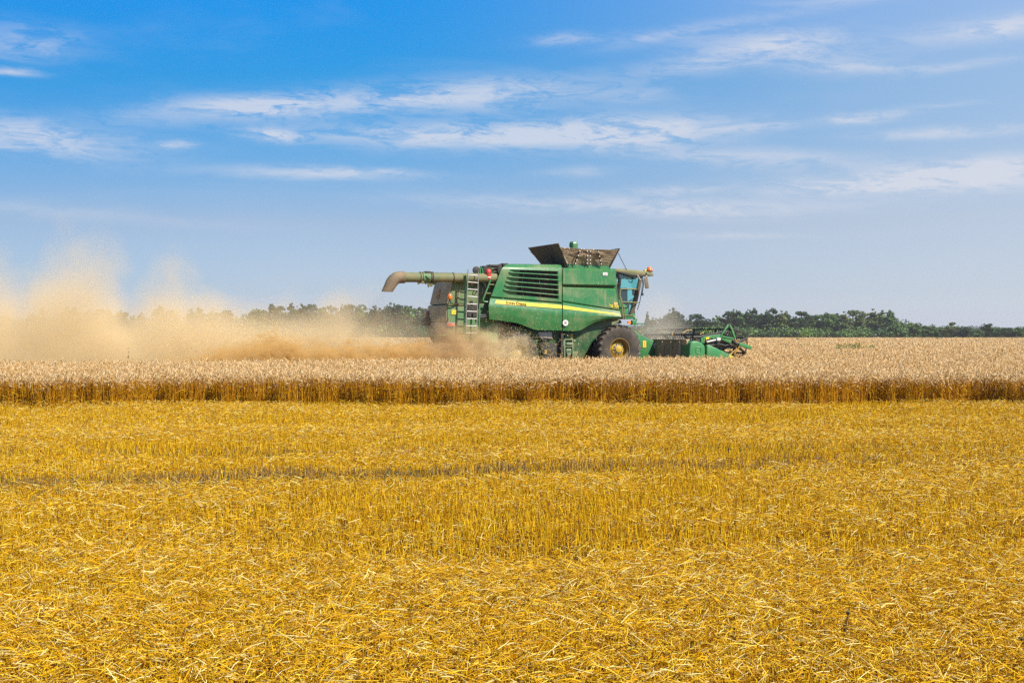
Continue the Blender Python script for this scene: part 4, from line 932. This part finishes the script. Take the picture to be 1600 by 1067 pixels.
def make_tree(kind, pal, seed):
    """unit tree 10 m high; returns crown mesh and trunk mesh"""
    global rng; keep = rng; rng = np.random.default_rng(seed); rs = random.Random(seed); lobes = []; limbs = []
    prof = {'broad': ([.5, 2, 4, 6, 7.5, 8.8, 9.5, 9.9], [1.9, 2.6, 3.1, 3.3, 3.1, 2.4, 1.5, .5]), 'ragged': ([.6, 1.8, 4, 6.5, 8.5, 9.8], [1.3, 1.9, 2.3, 2.0, 1.3, .3]),
            'slender': ([.6, 2, 5, 8, 9.8], [.9, 1.3, 1.5, 1.1, .25]), 'gappy': ([.8, 2, 4, 6.5, 8.4, 9.3, 9.9], [1.4, 2.2, 2.9, 3.0, 2.2, 1.2, .4]),
            'conifer': ([.6, 2, 5, 8, 9.9], [1.6, 1.9, 1.2, .55, .06]), 'bush': ([.4, 2.5, 5, 8, 9.8], [5.2, 6.4, 5.8, 3.6, .8])}[kind]
    k_ = {'broad': 1, 'ragged': .8, 'slender': .62, 'gappy': .85, 'conifer': .5, 'bush': 2.0}[kind]
    zs = [rs.triangular(.6, 9.5, 6.8) for _ in range(64)] if kind != 'gappy' else [rs.choice([1.6, 3.2, 5.0, 6.9, 8.8])+rs.uniform(-.5, .5) for _ in range(34)]
    for z in zs:
        w = float(np.interp(z, *prof)); a = rs.uniform(0, 6.28); f = rs.uniform(.15, .85); r = k_*rs.uniform(.55, 1.2)*(.68+.32*w/max(prof[1]))
        lobes.append(((math.cos(a)*w*f, math.sin(a)*w*f, min(z, 9.8-r*.5)), (r*1.2, r*1.2, r*.8)))
    for _ in range(26):                                              # small tufts that break the outline
        z = rs.uniform(1.0, 9.8); w = float(np.interp(z, *prof)); a = rs.uniform(0, 6.28); r = k_*rs.uniform(.22, .5)
        lobes.append(((math.cos(a)*w*rs.uniform(.85, 1.12), math.sin(a)*w*rs.uniform(.85, 1.12), z), (r, r, r)))
    lobes.append(((rs.uniform(-.3, .3)*k_, rs.uniform(-.3, .3), 9.5), (.4*k_, .4*k_, .45)))
    n = {'broad': 7600, 'ragged': 5200, 'slender': 4000, 'gappy': 4600, 'conifer': 3400}.get(kind, 6500)
    V, F, T = leaves(lobes, n, .18 if kind != 'bush' else .36, pal)
    V[:, 2] = np.clip(V[:, 2], .3, 99)
    b = MB(); b.tube([(0, 0, -.2), (.08, .05, 2.2), (-.06, .1, 5), (.05, 0, 8.4)], [.24, .19, .13, .05], 8)
    for l in lobes[:36:3]:
        c = Vector(l[0]); z0 = max(.9, c.z-1.6); b.tube([(0, .03, z0), c*.5+Vector((0, 0, z0*.5+.15)), c], [.09, .06, .02], 5)
    tm = b.build('trunk', M['bark']); me = tm.data; bpy.data.objects.remove(tm)
    cm = mesh_np('crown', V, F, T, M['leaf']); rng = keep; return cm, me
KINDS = {}
def proto(kind, pal, var):
    k = (kind, pal, var)
    if k not in KINDS: KINDS[k] = make_tree(kind, pal, sum(map(ord, kind+pal))*7+var)
    return KINDS[k]
LOOK = {'broad': 'broad rounded', 'ragged': 'tall ragged', 'slender': 'narrow upright', 'gappy': 'loose gappy', 'conifer': 'pointed conifer', 'bush': 'low bushy'}
SHADE = {'dark': 'dark green', 'mid': 'mid green', 'olive': 'olive green', 'bright': 'bright green'}
def tree(px, top, width, kind, pal, Y, label, group, var=0):
    Z = EYE-(top-524)*Y/FOC; X = (px-800)/FOC*Y; cm, tm = proto(kind, pal, var)
    base = {'broad': 6.9, 'ragged': 4.9, 'slender': 3.3, 'gappy': 5.9, 'conifer': 4.0, 'bush': 13.0}[kind]
    sxy = width*Y/FOC/base; t = empty('conifer_tree' if kind == 'conifer' else 'tree', (X, Y, 0), random.uniform(0, 6.28)); t.scale = (sxy, sxy, Z/9.9)
    tag(t, label, 'tree', group)
    for nm, me in (('trunk', tm), ('crown', cm)):
        o = bpy.data.objects.new(nm, me); C.objects.link(o); o.parent = t
ORD = ['first', 'second', 'third', 'fourth', 'fifth', 'sixth', 'seventh', 'eighth', 'ninth', 'tenth', 'eleventh', 'twelfth', 'thirteenth', 'fourteenth', 'fifteenth', 'sixteenth', 'seventeenth', 'eighteenth', 'nineteenth',
       'twentieth', 'twenty-first', 'twenty-second', 'twenty-third', 'twenty-fourth', 'twenty-fifth', 'twenty-sixth', 'twenty-seventh', 'twenty-eighth', 'twenty-ninth', 'thirtieth', 'thirty-first', 'thirty-second', 'thirty-third',
       'thirty-fourth', 'thirty-fifth', 'thirty-sixth', 'thirty-seventh', 'thirty-eighth', 'thirty-ninth', 'fortieth', 'forty-first', 'forty-second', 'forty-third', 'forty-fourth', 'forty-fifth', 'forty-sixth', 'forty-seventh', 'forty-eighth']
RIGHT = [(1011, 487, 13, 'conifer', 'mid'), (1024, 497, 24, 'broad', 'dark'), (1041, 492, 20, 'broad', 'mid'), (1052, 482.5, 21, 'ragged', 'dark'), (1061, 491, 16, 'broad', 'dark'), (1073, 499, 18, 'broad', 'dark'), (1088, 492, 23, 'broad', 'dark'), (1104, 500, 22, 'broad', 'dark'),
         (1121, 495, 20, 'gappy', 'mid'), (1139, 487.5, 20, 'broad', 'dark'), (1150, 485.4, 19, 'broad', 'dark'), (1160, 490, 17, 'ragged', 'mid'), (1170, 485, 17, 'ragged', 'dark'), (1178, 482.8, 15, 'ragged', 'dark'), (1190, 490, 20, 'broad', 'mid'),
         (1200, 486, 17, 'ragged', 'dark'), (1208, 482.8, 19, 'gappy', 'dark'), (1220, 486.6, 16, 'slender', 'olive'), (1228, 487.5, 17, 'ragged', 'olive'), (1239, 496, 20, 'broad', 'dark'), (1252, 487.4, 23, 'gappy', 'dark'), (1263, 493, 20, 'broad', 'dark'),
         (1277, 493, 22, 'broad', 'mid'), (1291, 488.8, 25, 'broad', 'mid'), (1300, 493, 20, 'broad', 'mid'), (1309, 491, 18, 'gappy', 'dark'), (1318, 487.8, 13, 'slender', 'olive'), (1333, 485.6, 24, 'gappy', 'olive'), (1345, 487, 19, 'broad', 'olive'), (1363, 483.6, 15, 'slender', 'olive'),
         (1377, 485.6, 16, 'slender', 'olive'), (1391, 485.8, 20, 'ragged', 'mid'), (1405, 504, 26, 'bush', 'mid'), (1424, 504.5, 16, 'ragged', 'bright'), (1433, 505, 15, 'broad', 'mid'), (1445, 508.5, 20, 'broad', 'mid'), (1457, 507, 13, 'slender', 'mid'), (1470, 512, 22, 'bush', 'mid'),
         (1482, 508.6, 24, 'broad', 'olive'), (1488, 503.6, 12, 'gappy', 'olive'), (1508, 510.5, 26, 'broad', 'dark'), (1526, 514, 20, 'broad', 'mid'), (1538, 506.4, 14, 'ragged', 'dark'), (1545, 506, 18, 'ragged', 'dark'), (1562, 512, 22, 'broad', 'mid'), (1576, 512.5, 20, 'broad', 'dark'), (1592, 511, 24, 'broad', 'mid'), (1612, 511, 24, 'broad', 'dark')]
for i, (px, top, w, kd, pal) in enumerate(RIGHT):
    Y = (486 if px < 1400 else 462)+random.uniform(-7, 9)
    ds = 'dust-veiled ' if px < 1048 else ''
    tree(px, top-(1.6 if 1045 < px < 1400 else .6), w*(1.4 if kd == 'broad' else 1.5 if kd != 'conifer' else 1.2), kd, pal, Y, f'{ds}{LOOK[kd]} {SHADE[pal]} tree, {ORD[i]} along the treeline ahead of the harvester cab', 'trees ahead of the harvester', i % 3)
LEFT = [(667, 482, 18, 'broad', 'dark'), (654, 479.5, 20, 'gappy', 'dark'), (641, 478.6, 20, 'gappy', 'mid'), (629, 477, 19, 'broad', 'dark'), (615, 473.6, 24, 'broad', 'dark'), (601, 478.6, 20, 'broad', 'dark'), (585, 477.4, 16, 'ragged', 'dark'), (562, 475.8, 22, 'broad', 'mid'),
        (546, 474.8, 20, 'gappy', 'dark'), (537, 476, 16, 'ragged', 'dark'), (517, 477, 20, 'gappy', 'dark'), (505, 478.6, 18, 'broad', 'mid'), (486, 475, 18, 'broad', 'dark'), (472, 475.6, 20, 'broad', 'dark'), (454, 474, 18, 'ragged', 'dark'), (439, 477, 16, 'gappy', 'dark'), (426, 474.6, 18, 'ragged', 'dark'),
        (412, 483, 16, 'broad', 'dark'), (401, 482, 18, 'broad', 'mid')]
for i, (px, top, w, kd, pal) in enumerate(LEFT):
    tree(px, top, w*(1.5 if kd == 'broad' else 1.65 if kd != 'conifer' else 1.2), kd, pal, 486+random.uniform(-7, 9), f'{LOOK[kd]} {SHADE[pal]} tree, {ORD[i]} to the left of the harvester straw hood', 'trees behind the unloading spout', i % 3)
FAR = [(8, 493, 16, 'broad', 'mid'), (50, 491, 16, 'broad', 'mid'), (65, 481, 11, 'ragged', 'dark'), (104, 479, 16, 'ragged', 'dark'), (116, 479, 13, 'slender', 'mid'), (138, 484.4, 18, 'broad', 'dark'), (155, 483, 18, 'broad', 'dark'), (170, 484.4, 16, 'broad', 'mid'), (190, 484, 17, 'broad', 'dark'),
       (221, 488, 12, 'ragged', 'dark'), (249, 477.6, 18, 'ragged', 'dark'), (268, 483, 20, 'broad', 'mid'), (299, 482, 14, 'ragged', 'dark'), (312, 480, 15, 'ragged', 'dark'), (333, 485, 18, 'broad', 'dark'), (353, 484.4, 18, 'broad', 'dark'), (392, 493, 14, 'broad', 'mid')]
for i, (px, top, w, kd, pal) in enumerate(FAR):
    tree(px, top, w*(1.5 if kd == 'broad' else 1.65 if kd != 'conifer' else 1.2), kd, pal, 486+random.uniform(-7, 9), f'{LOOK[kd]} tree fading in the dust cloud, {ORD[len(FAR)-1-i]} beyond the first treeline gap', 'trees veiled by the dust', i % 3)

def belt(name, x0, x1, Y, hfun, step, size, pals, label, depth):
    """a mass of far foliage nobody could count"""
    parts = []; px = x0
    while px < x1:
        Y_ = Y + random.uniform(0, depth); X = (px-800)/FOC*Y_; h = hfun(px)*random.uniform(.72, 1.15); r = h*random.uniform(.5, .75)
        lb_ = [((X, Y_, h*.55), (r*1.3, r*1.3, h*.45)), ((X+random.uniform(-r, r), Y_, h*.35), (r, r, h*.35))]
        parts.append(leaves(lb_, 300, size*.72*h, random.choice(pals))); px += step*random.uniform(.6, 1.4)
    V, F, T = join_np(parts); V[:, 2] = np.maximum(V[:, 2], .05); me = mesh_np(name, V, F, T, M['leaf']); o = bpy.data.objects.new(name, me); C.objects.link(o); tag(o, label, 'foliage', kind='stuff')
belt('undergrowth', 985, 1640, 474, lambda p: 4.2 if p < 1400 else 2.6, 5, .09, ['mid', 'mid', 'bright', 'dark'], 'low leafy undergrowth along the foot of the far trees', 7)
belt('undergrowth', -40, 700, 474, lambda p: 4.6, 6, .09, ['mid', 'dark', 'dark'], 'dusty undergrowth under the trees behind the unloading spout', 7)
belt('backing_woods', -60, 1420, 506, lambda p: (7.3 if p > 1112 else 5.6) if p > 900 else (10.3 if p > 392 else 8.2), 4.2, .062, ['dark', 'mid'], 'deeper shaded woods filling the gaps behind the tree row', 22)
belt('distant_woods', 980, 1700, 1750, lambda p: 13.5-(max(0, p-1300))*.008+2.2*math.sin(p*.03)+(2 if p < 1200 else 0), 5, .09, ['dark', 'mid'], 'far bluish woods along the horizon behind the right-hand trees', 120)

# ---- green weeds
def weed(px, py_base, Y, h, n, label, name='weed_plant', pal=((.14, .23, .03), (.18, .26, .04), (.10, .17, .025)), spread=.25, z0=0.0, head=None):
    X = (px-800)/FOC*Y; t = empty(name, (X, Y, z0)); tag(t, label, 'weed'); V_, L_ = [], []
    a = rng.uniform(0, 6.28, n); A = np.stack([np.cos(a)*spread*.35*rng.random(n), np.sin(a)*spread*.35*rng.random(n), np.zeros(n)], 1)
    hh = h*rng.uniform(.7, 1, n); Tp = A+np.stack([np.cos(a)*spread*rng.random(n), np.sin(a)*spread*rng.random(n), hh], 1)
    V, F, T = rods(A, (A+Tp)/2+rng.normal(0, .02, (n, 3)), Tp, np.full(n, max(.006, Y*.00012)), pick(n, pal, .2))
    o = bpy.data.objects.new('stem', mesh_np('stem', V, F, T, M['leaf'])); C.objects.link(o); o.parent = t
    m_ = 9*n; f = rng.random(m_); i = rng.integers(0, n, m_); p0 = A[i]*(1-f[:, None])+Tp[i]*f[:, None]; d = rng.normal(0, 1, (m_, 3)); d[:, 2] = np.abs(d[:, 2])*.6; d /= np.linalg.norm(d, axis=1, keepdims=True)
    ln = h*rng.uniform(.06, .2, m_)[:, None]*(1 if head is None else .35); V, F, T = rods(p0, p0+d*ln*.55+np.array([0, 0, .01]), p0+d*ln, np.full(m_, max(.012, h*.02)), pick(m_, pal if head is None else head, .25), np.full(m_, max(.014, h*.055) if head is None else max(.012, h*.025)))
    o = bpy.data.objects.new('leaf_cluster', mesh_np('leaf_cluster', V, F, T, M['leaf'])); C.objects.link(o); o.parent = t
for px, Y, h, n, l in ((1247, 250, 1.25, 9, 'lone green weed standing clear of the wheat beyond the reel'), (1466, 260, 1.3, 12, 'bushy green weed standing near the far edge of the wheat'), (1440, 258, .9, 6, 'small green weed left of the bushy one near the far crop edge'),
                       (1312, 92, 1.0, 9, 'first green weed in the row of weeds at right of the reel'), (1321, 91, .95, 8, 'second green weed in the row of weeds in the wheat'), (1332, 92, 1.06, 12, 'thickest green weed in the row of weeds in the wheat'), (1340, 91, 1.04, 10, 'fourth green weed in the row, beside the thickest one'), (1351, 92, .94, 7, 'fifth green weed in the row of weeds in the wheat'), (1365, 91, .98, 8, 'last green weed at the right end of the weed row'),
                       (1224, 112, .92, 7, 'green weed in the wheat right of the green reel arm'), (1256, 116, .9, 6, 'thin green weed in the wheat left of the weed row'), (1192, 105, .85, 5, 'thin green weed just right of the reel'), (1372, 62, .78, 6, 'nearer green weed below the right end of the weed row'),
                       (1056, 42, .74, 4, 'green weed among the ears in front of the feeder house'), (1130, 40, .7, 4, 'green weed among the ears in front of the crop divider'), (883, 45, .72, 4, 'green weed among the ears in front of the service box'), (668, 42, .74, 4, 'green weed among the ears in front of the straw hood')):
    weed(px, 0, Y, h, n, l, spread=h*.28)
GR = [(.33, .24, .09), (.26, .20, .07)]
for px, Y, h, n, l in ((205, 48, 1.15, 1, 'tallest dry grass stem rising out of the wheat before the dust'), (193, 48, .98, 1, 'leaning dry grass stem left of the tallest one'), (214, 48, .85, 1, 'short dry grass stem right of the tallest one'), (322, 47, 1.0, 1, 'dry grass stem standing alone in front of the dust'), (312, 47, .82, 1, 'short bent dry grass stem beside the lone one'), (390, 46, .96, 1, 'dry grass stem in front of the brown straw spray'), (405, 46, 1.02, 1, 'long slanting dry grass stem in front of the straw spray')):
    weed(px, 0, Y, h, n, l, 'grass_stem', GR, .22, head=GR)
DK = [(.16, .11, .035), (.10, .09, .03)]
weed(1306, 0, 6.5, .30, 1, 'thin brown weed stalk standing in the near stubble', 'weed_stalk', DK, .09, head=DK)
weed(1051, 0, 6.9, .16, 1, 'short stalk with dark seed head in the near straw', 'weed_stalk', DK, .04, head=[(.05, .04, .02)])
weed(1594, 0, 6.3, .2, 2, 'small green weed at the corner of the near stubble', 'weed_plant', [(.10, .16, .03), (.14, .19, .05)], .06)
# low green growth in the bare wheel track
parts = []
n = 3200; x = rng.uniform(-8.2, 2.2, n); x = x[rng.random(n) < np.clip((2.6-x)/9, .04, .85)]; n = len(x); y = 14.7+x*.27+rng.normal(0, .16, n)
A = np.stack([x, y, np.zeros(n)], 1); d = rng.normal(0, 1, (n, 3)); d[:, 2] = np.abs(d[:, 2])+.4; d /= np.linalg.norm(d, axis=1, keepdims=True); ln = rng.uniform(.05, .15, n)[:, None]
parts.append(rods(A, A+d*ln*.5, A+d*ln, rng.uniform(.006, .011, n), pick(n, [(.09, .14, .03), (.15, .17, .05), (.10, .15, .07)], .25)))
n = 500; x = rng.uniform(-4.5, 7, n); y = 17.3+x*.10+rng.normal(0, .09, n); A = np.stack([x, y, np.zeros(n)], 1); d = rng.normal(0, 1, (n, 3)); d[:, 2] = np.abs(d[:, 2])+.4; d /= np.linalg.norm(d, axis=1, keepdims=True); ln = rng.uniform(.05, .14, n)[:, None]
parts.append(rods(A, A+d*ln*.5, A+d*ln, rng.uniform(.006, .011, n), pick(n, [(.09, .14, .03), (.15, .17, .05)], .25)))
o = bpy.data.objects.new('ground_weeds', mesh_np('ground_weeds', *join_np(parts), M['leaf'])); C.objects.link(o); tag(o, 'sparse low green growth along the wheel tracks in the stubble', 'weeds', kind='stuff')

# ------------------------------------------------------------------ dust
def dust_box(name, lo, hi, label, build, col, dens, aniso=.25, step=.3):
    """closed box in the harvester's frame whose volume thins to nothing inside its walls"""
    m = bpy.data.materials.new(name); m.use_nodes = True; g = G(m.node_tree); g.n.remove(g.n['Principled BSDF'])
    t = g.node('ShaderNodeTexCoord').outputs['Object']; s = g.node('ShaderNodeSeparateXYZ'); g.l.new(t, s.inputs[0])
    d, c = build(g, t, *s.outputs)
    pv = g.node('ShaderNodeVolumePrincipled'); pv.inputs['Anisotropy'].default_value = aniso
    g.put(pv.inputs['Color'], c if c is not None else (*col, 1)); g.l.new(g.m('MULTIPLY', d, dens), pv.inputs['Density']); g.l.new(pv.outputs[0], g.n['Material Output'].inputs['Volume'])
    b = MB(); b.box([(a+c_)/2 for a, c_ in zip(lo, hi)], [c_-a for a, c_ in zip(lo, hi)]); o = b.build(name, m); o.location = (OX, OY, 0); o.rotation_euler = (0, 0, PSI)
    m.cycles.volume_step_rate = step
    tag(o, label, 'dust', kind='stuff'); return o
# outline of the plume behind the machine: (pixel x, pixel y of its top, thickness) read along its length
PL = [(-40, 440, .9), (0, 430, .9), (30, 446, .9), (60, 418, 1.), (80, 395, 1.), (98, 376, 1.), (120, 370, 1.), (142, 376, 1.), (163, 398, 1.), (186, 440, .9), (208, 470, .85), (224, 446, .9), (240, 424, 1.), (256, 416, 1.), (274, 422, 1.), (292, 446, .95), (315, 474, .8), (370, 478, .7), (410, 482, .75), (460, 478, .75), (510, 470, .7), (560, 476, .6), (610, 486, .4), (650, 496, .25), (690, 512, .2)]
XA, XB = -36.0, -6.0
hc_, dc_ = [], []
for px, py, dn in PL:
    p = P(px, py, .5); u = (p.x-XA)/(XB-XA)
    if 0 <= u <= 1: hc_.append((u, min(1, p.z/8))); dc_.append((u, dn))
def plume(g, t, x, y, z):
    n = g.node('ShaderNodeTexNoise'); g.l.new(t, n.inputs['Vector']); n.inputs['Scale'].default_value = .42; n.inputs['Detail'].default_value = 7; n.inputs['Roughness'].default_value = .62
    f = n.outputs[0]
    u = g.m('MULTIPLY_ADD', g.m('ADD', x, g.m('MULTIPLY', g.m('SUBTRACT', f, .5), 1.6)), 1/(XB-XA), -XA/(XB-XA), clamp=True)
    H = g.m('MULTIPLY', g.curve(u, hc_), 8.0); D = g.curve(u, dc_)
    q = g.m('ADD', g.m('DIVIDE', z, H), g.m('MULTIPLY', g.m('SUBTRACT', f, .5), 2.3))
    body = g.m('POWER', g.m('SUBTRACT', 1.15, q, clamp=True), 1.35)
    yy = g.m('MULTIPLY', g.m('SUBTRACT', y, 1.2), 1/3.4); side = g.m('SUBTRACT', 1.0, g.m('MULTIPLY', yy, yy), clamp=True)
    low = g.m('MULTIPLY_ADD', g.m('EXPONENT', g.m('MULTIPLY', z, -.8)), 1.5, .30)
    ends = g.m('MULTIPLY', g.smooth(x, XA, XA+1.5), g.smooth(x, XB+.0, XB-1.3))
    return g.m('MULTIPLY', g.m('MULTIPLY', g.m('MULTIPLY', body, side), g.m('MULTIPLY', D, low)), ends), None
dust_box('dust_cloud', (XA, -2.3, .05), (XB, 4.7, 8.2), 'tall tan dust plume trailing behind the harvester', plume, (.95, .79, .51), 1.9, 0.0)
def spray(g, t, x, y, z):
    n = g.noise(g.scale(t, (.75, .9, 1.5)), 1.0, 7, .7, .5); n2 = g.noise(g.scale(t, (1, 1, 1.5)), 3.2, 6, .75, .6)
    u = g.m('MULTIPLY_ADD', x, -1/11.5, -6.4/11.5)        # 0 at the chopper, 1 at the far end
    pk = g.m('MULTIPLY', g.m('ADD', x, 13.3), 1/1.1); H = g.m('ADD', g.m('MULTIPLY_ADD', g.m('SUBTRACT', n, .5), 3.4, 1.0), g.m('MULTIPLY', g.m('EXPONENT', g.m('MULTIPLY', g.m('MULTIPLY', pk, pk), -1.0)), .38))
    body = g.m('POWER', g.m('SUBTRACT', 1.0, g.m('DIVIDE', z, g.m('MAXIMUM', H, .15)), clamp=True), .7)
    yy = g.m('MULTIPLY', g.m('ADD', y, 1.0), 1/2.2); side = g.m('SUBTRACT', 1.0, g.m('MULTIPLY', yy, yy), clamp=True)
    ends = g.m('MULTIPLY', g.smooth(u, -.02, .08), g.smooth(u, 1.0, .55))
    return g.m('MULTIPLY', g.m('MULTIPLY', body, side), g.m('MULTIPLY', ends, g.m('MULTIPLY', g.m('MULTIPLY_ADD', g.smooth(n2, .46, .62), 1.3, .03), g.smooth(n, .30, .52)))), None
dust_box('straw_spray', (-18, -3.3, .05), (-6.1, 1.3, 2.3), 'brown spray of chopped straw blown out behind the harvester', spray, (.80, .55, .22), 18.0, 0.0, .15)
WX = P(779, 550, -1.9).x
def wheel_dust(g, t, x, y, z):
    n = g.noise(t, 1.1, 6, .62, .4)
    dq = g.m('SUBTRACT', x, WX); dx = g.m('MULTIPLY', dq, g.m('MULTIPLY_ADD', g.m('LESS_THAN', dq, 0.0), -.27, .68)); dz = g.m('MULTIPLY', z, 1/1.95); dy = g.m('MULTIPLY', g.m('ADD', y, 2.35), 1/.85)
    r = g.m('ADD', g.m('MULTIPLY', dx, dx), g.m('ADD', g.m('MULTIPLY', dz, dz), g.m('MULTIPLY', dy, dy)))
    return g.m('MULTIPLY', g.m('POWER', g.m('SUBTRACT', g.m('ADD', .95, g.m('MULTIPLY', g.m('SUBTRACT', n, .5), 2.4)), r, clamp=True), 1.25), g.m('MULTIPLY_ADD', g.smooth(g.noise(t, 4.5, 4, .7), .35, .7), .9, .4)), None
dust_box('wheel_dust', (WX-3.2, -3.3, .05), (WX+2.3, -1.45, 2.8), 'pale dust thrown up in front of the rear wheel', wheel_dust, (1., .84, .54), 2.6, 0.0, .2)
HX0 = P(712, 540, -1.9).x
def hood_dust(g, t, x, y, z):
    n = g.noise(t, 1.3, 6, .62, .4)
    dx = g.m('MULTIPLY', g.m('SUBTRACT', x, HX0), 1/2.1); dz = g.m('MULTIPLY', z, 1/2.3); dy = g.m('MULTIPLY', g.m('ADD', y, 2.1), 1/.8)
    r = g.m('ADD', g.m('MULTIPLY', dx, dx), g.m('ADD', g.m('MULTIPLY', dz, dz), g.m('MULTIPLY', dy, dy)))
    return g.m('POWER', g.m('SUBTRACT', g.m('ADD', .9, g.m('MULTIPLY', g.m('SUBTRACT', n, .5), 1.3)), r, clamp=True), 1.2), None
dust_box('hood_dust', (HX0-2.6, -3.0, .05), (HX0+2.2, -1.25, 2.6), 'thin brownish dust drifting over the straw hood', hood_dust, (.74, .54, .31), 4.2, 0.0, .2)
RX0 = P(1038, 520, 2.2).x
def head_dust(g, t, x, y, z):
    n = g.noise(t, .8, 6, .62, .4)
    w = g.m('MULTIPLY_ADD', z, .10, 1.0); dx = g.m('DIVIDE', g.m('SUBTRACT', x, g.m('MULTIPLY_ADD', z, -.12, RX0)), w); dz = g.m('MULTIPLY', g.m('SUBTRACT', z, .9), 1/2.9); dy = g.m('MULTIPLY', g.m('SUBTRACT', y, 2.2), 1/2.2)
    r = g.m('ADD', g.m('MULTIPLY', dx, dx), g.m('ADD', g.m('MULTIPLY', dz, dz), g.m('MULTIPLY', dy, dy)))
    low = g.m('MULTIPLY_ADD', g.m('EXPONENT', g.m('MULTIPLY', z, -.9)), 2.0, .2)
    return g.m('MULTIPLY', g.m('POWER', g.m('SUBTRACT', g.m('ADD', 1.0, g.m('MULTIPLY', g.m('SUBTRACT', n, .5), 1.2)), r, clamp=True), 1.1), low), None
dust_box('header_dust', (RX0-1.9, -.3, .05), (RX0+1.7, 4.6, 4.6), 'thin grey dust rising over the header beside the cab', head_dust, (.97, .89, .72), .55, 0.0, .3)
# straw bits and chaff in the air
n = 9000; f = rng.random(n)**.8; lx = -6.6-f*11; ly = rng.normal(-.5, .9, n)-.2*f; lz = np.abs(rng.normal(0, .42, n))*(1+1.1*f)+.25+.5*np.exp(-((lx+13.6)/.9)**2)*rng.random(n)*2
n2 = 2600; lx = np.concatenate([lx, rng.normal(WX+.4, 1.1, n2)]); ly = np.concatenate([ly, rng.normal(-2.2, .4, n2)]); lz = np.concatenate([lz, np.abs(rng.normal(.6, .6, n2))])
n3 = 260; lx = np.concatenate([lx, rng.uniform(-24, 0, n3)]); ly = np.concatenate([ly, rng.normal(-2.0, .8, n3)]); lz = np.concatenate([lz, rng.uniform(.5, 4.2, n3)*rng.random(n3)+.4])
k = ~((ly > -1.75) & (lx > -7) & (lx < 1)); lx, ly, lz = lx[k], ly[k], lz[k]
X, Y = to_world(lx, ly); n = len(X); A = np.stack([X, Y, lz], 1); d = rng.normal(0, 1, (n, 3)); d /= np.linalg.norm(d, axis=1, keepdims=True); ln = rng.uniform(.015, .075, n)[:, None]
V, F, T = rods(A-d*ln/2, A, A+d*ln/2, rng.uniform(.006, .015, n), pick(n, [(.85, .62, .2), (.9, .72, .35), (.75, .48, .1)], .2))
o = bpy.data.objects.new('flying_chaff', mesh_np('flying_chaff', V, F, T, M['straw'])); C.objects.link(o); tag(o, 'flying bits of straw and chaff behind and beside the harvester', 'chaff', kind='stuff')

# ------------------------------------------------------------------ air
m = bpy.data.materials.new('haze'); m.use_nodes = True; g = G(m.node_tree); g.n.remove(g.n['Principled BSDF'])
pv = g.node('ShaderNodeVolumePrincipled'); pv.inputs['Color'].default_value = (.80, .88, 1, 1); pv.inputs['Density'].default_value = .00015; pv.inputs['Anisotropy'].default_value = .2
g.l.new(pv.outputs[0], g.n['Material Output'].inputs['Volume'])
b = MB(); b.box((0, 1000, 9), (2400, 2100, 20)); tag(b.build('haze', m), kind='stuff')
print('script done')
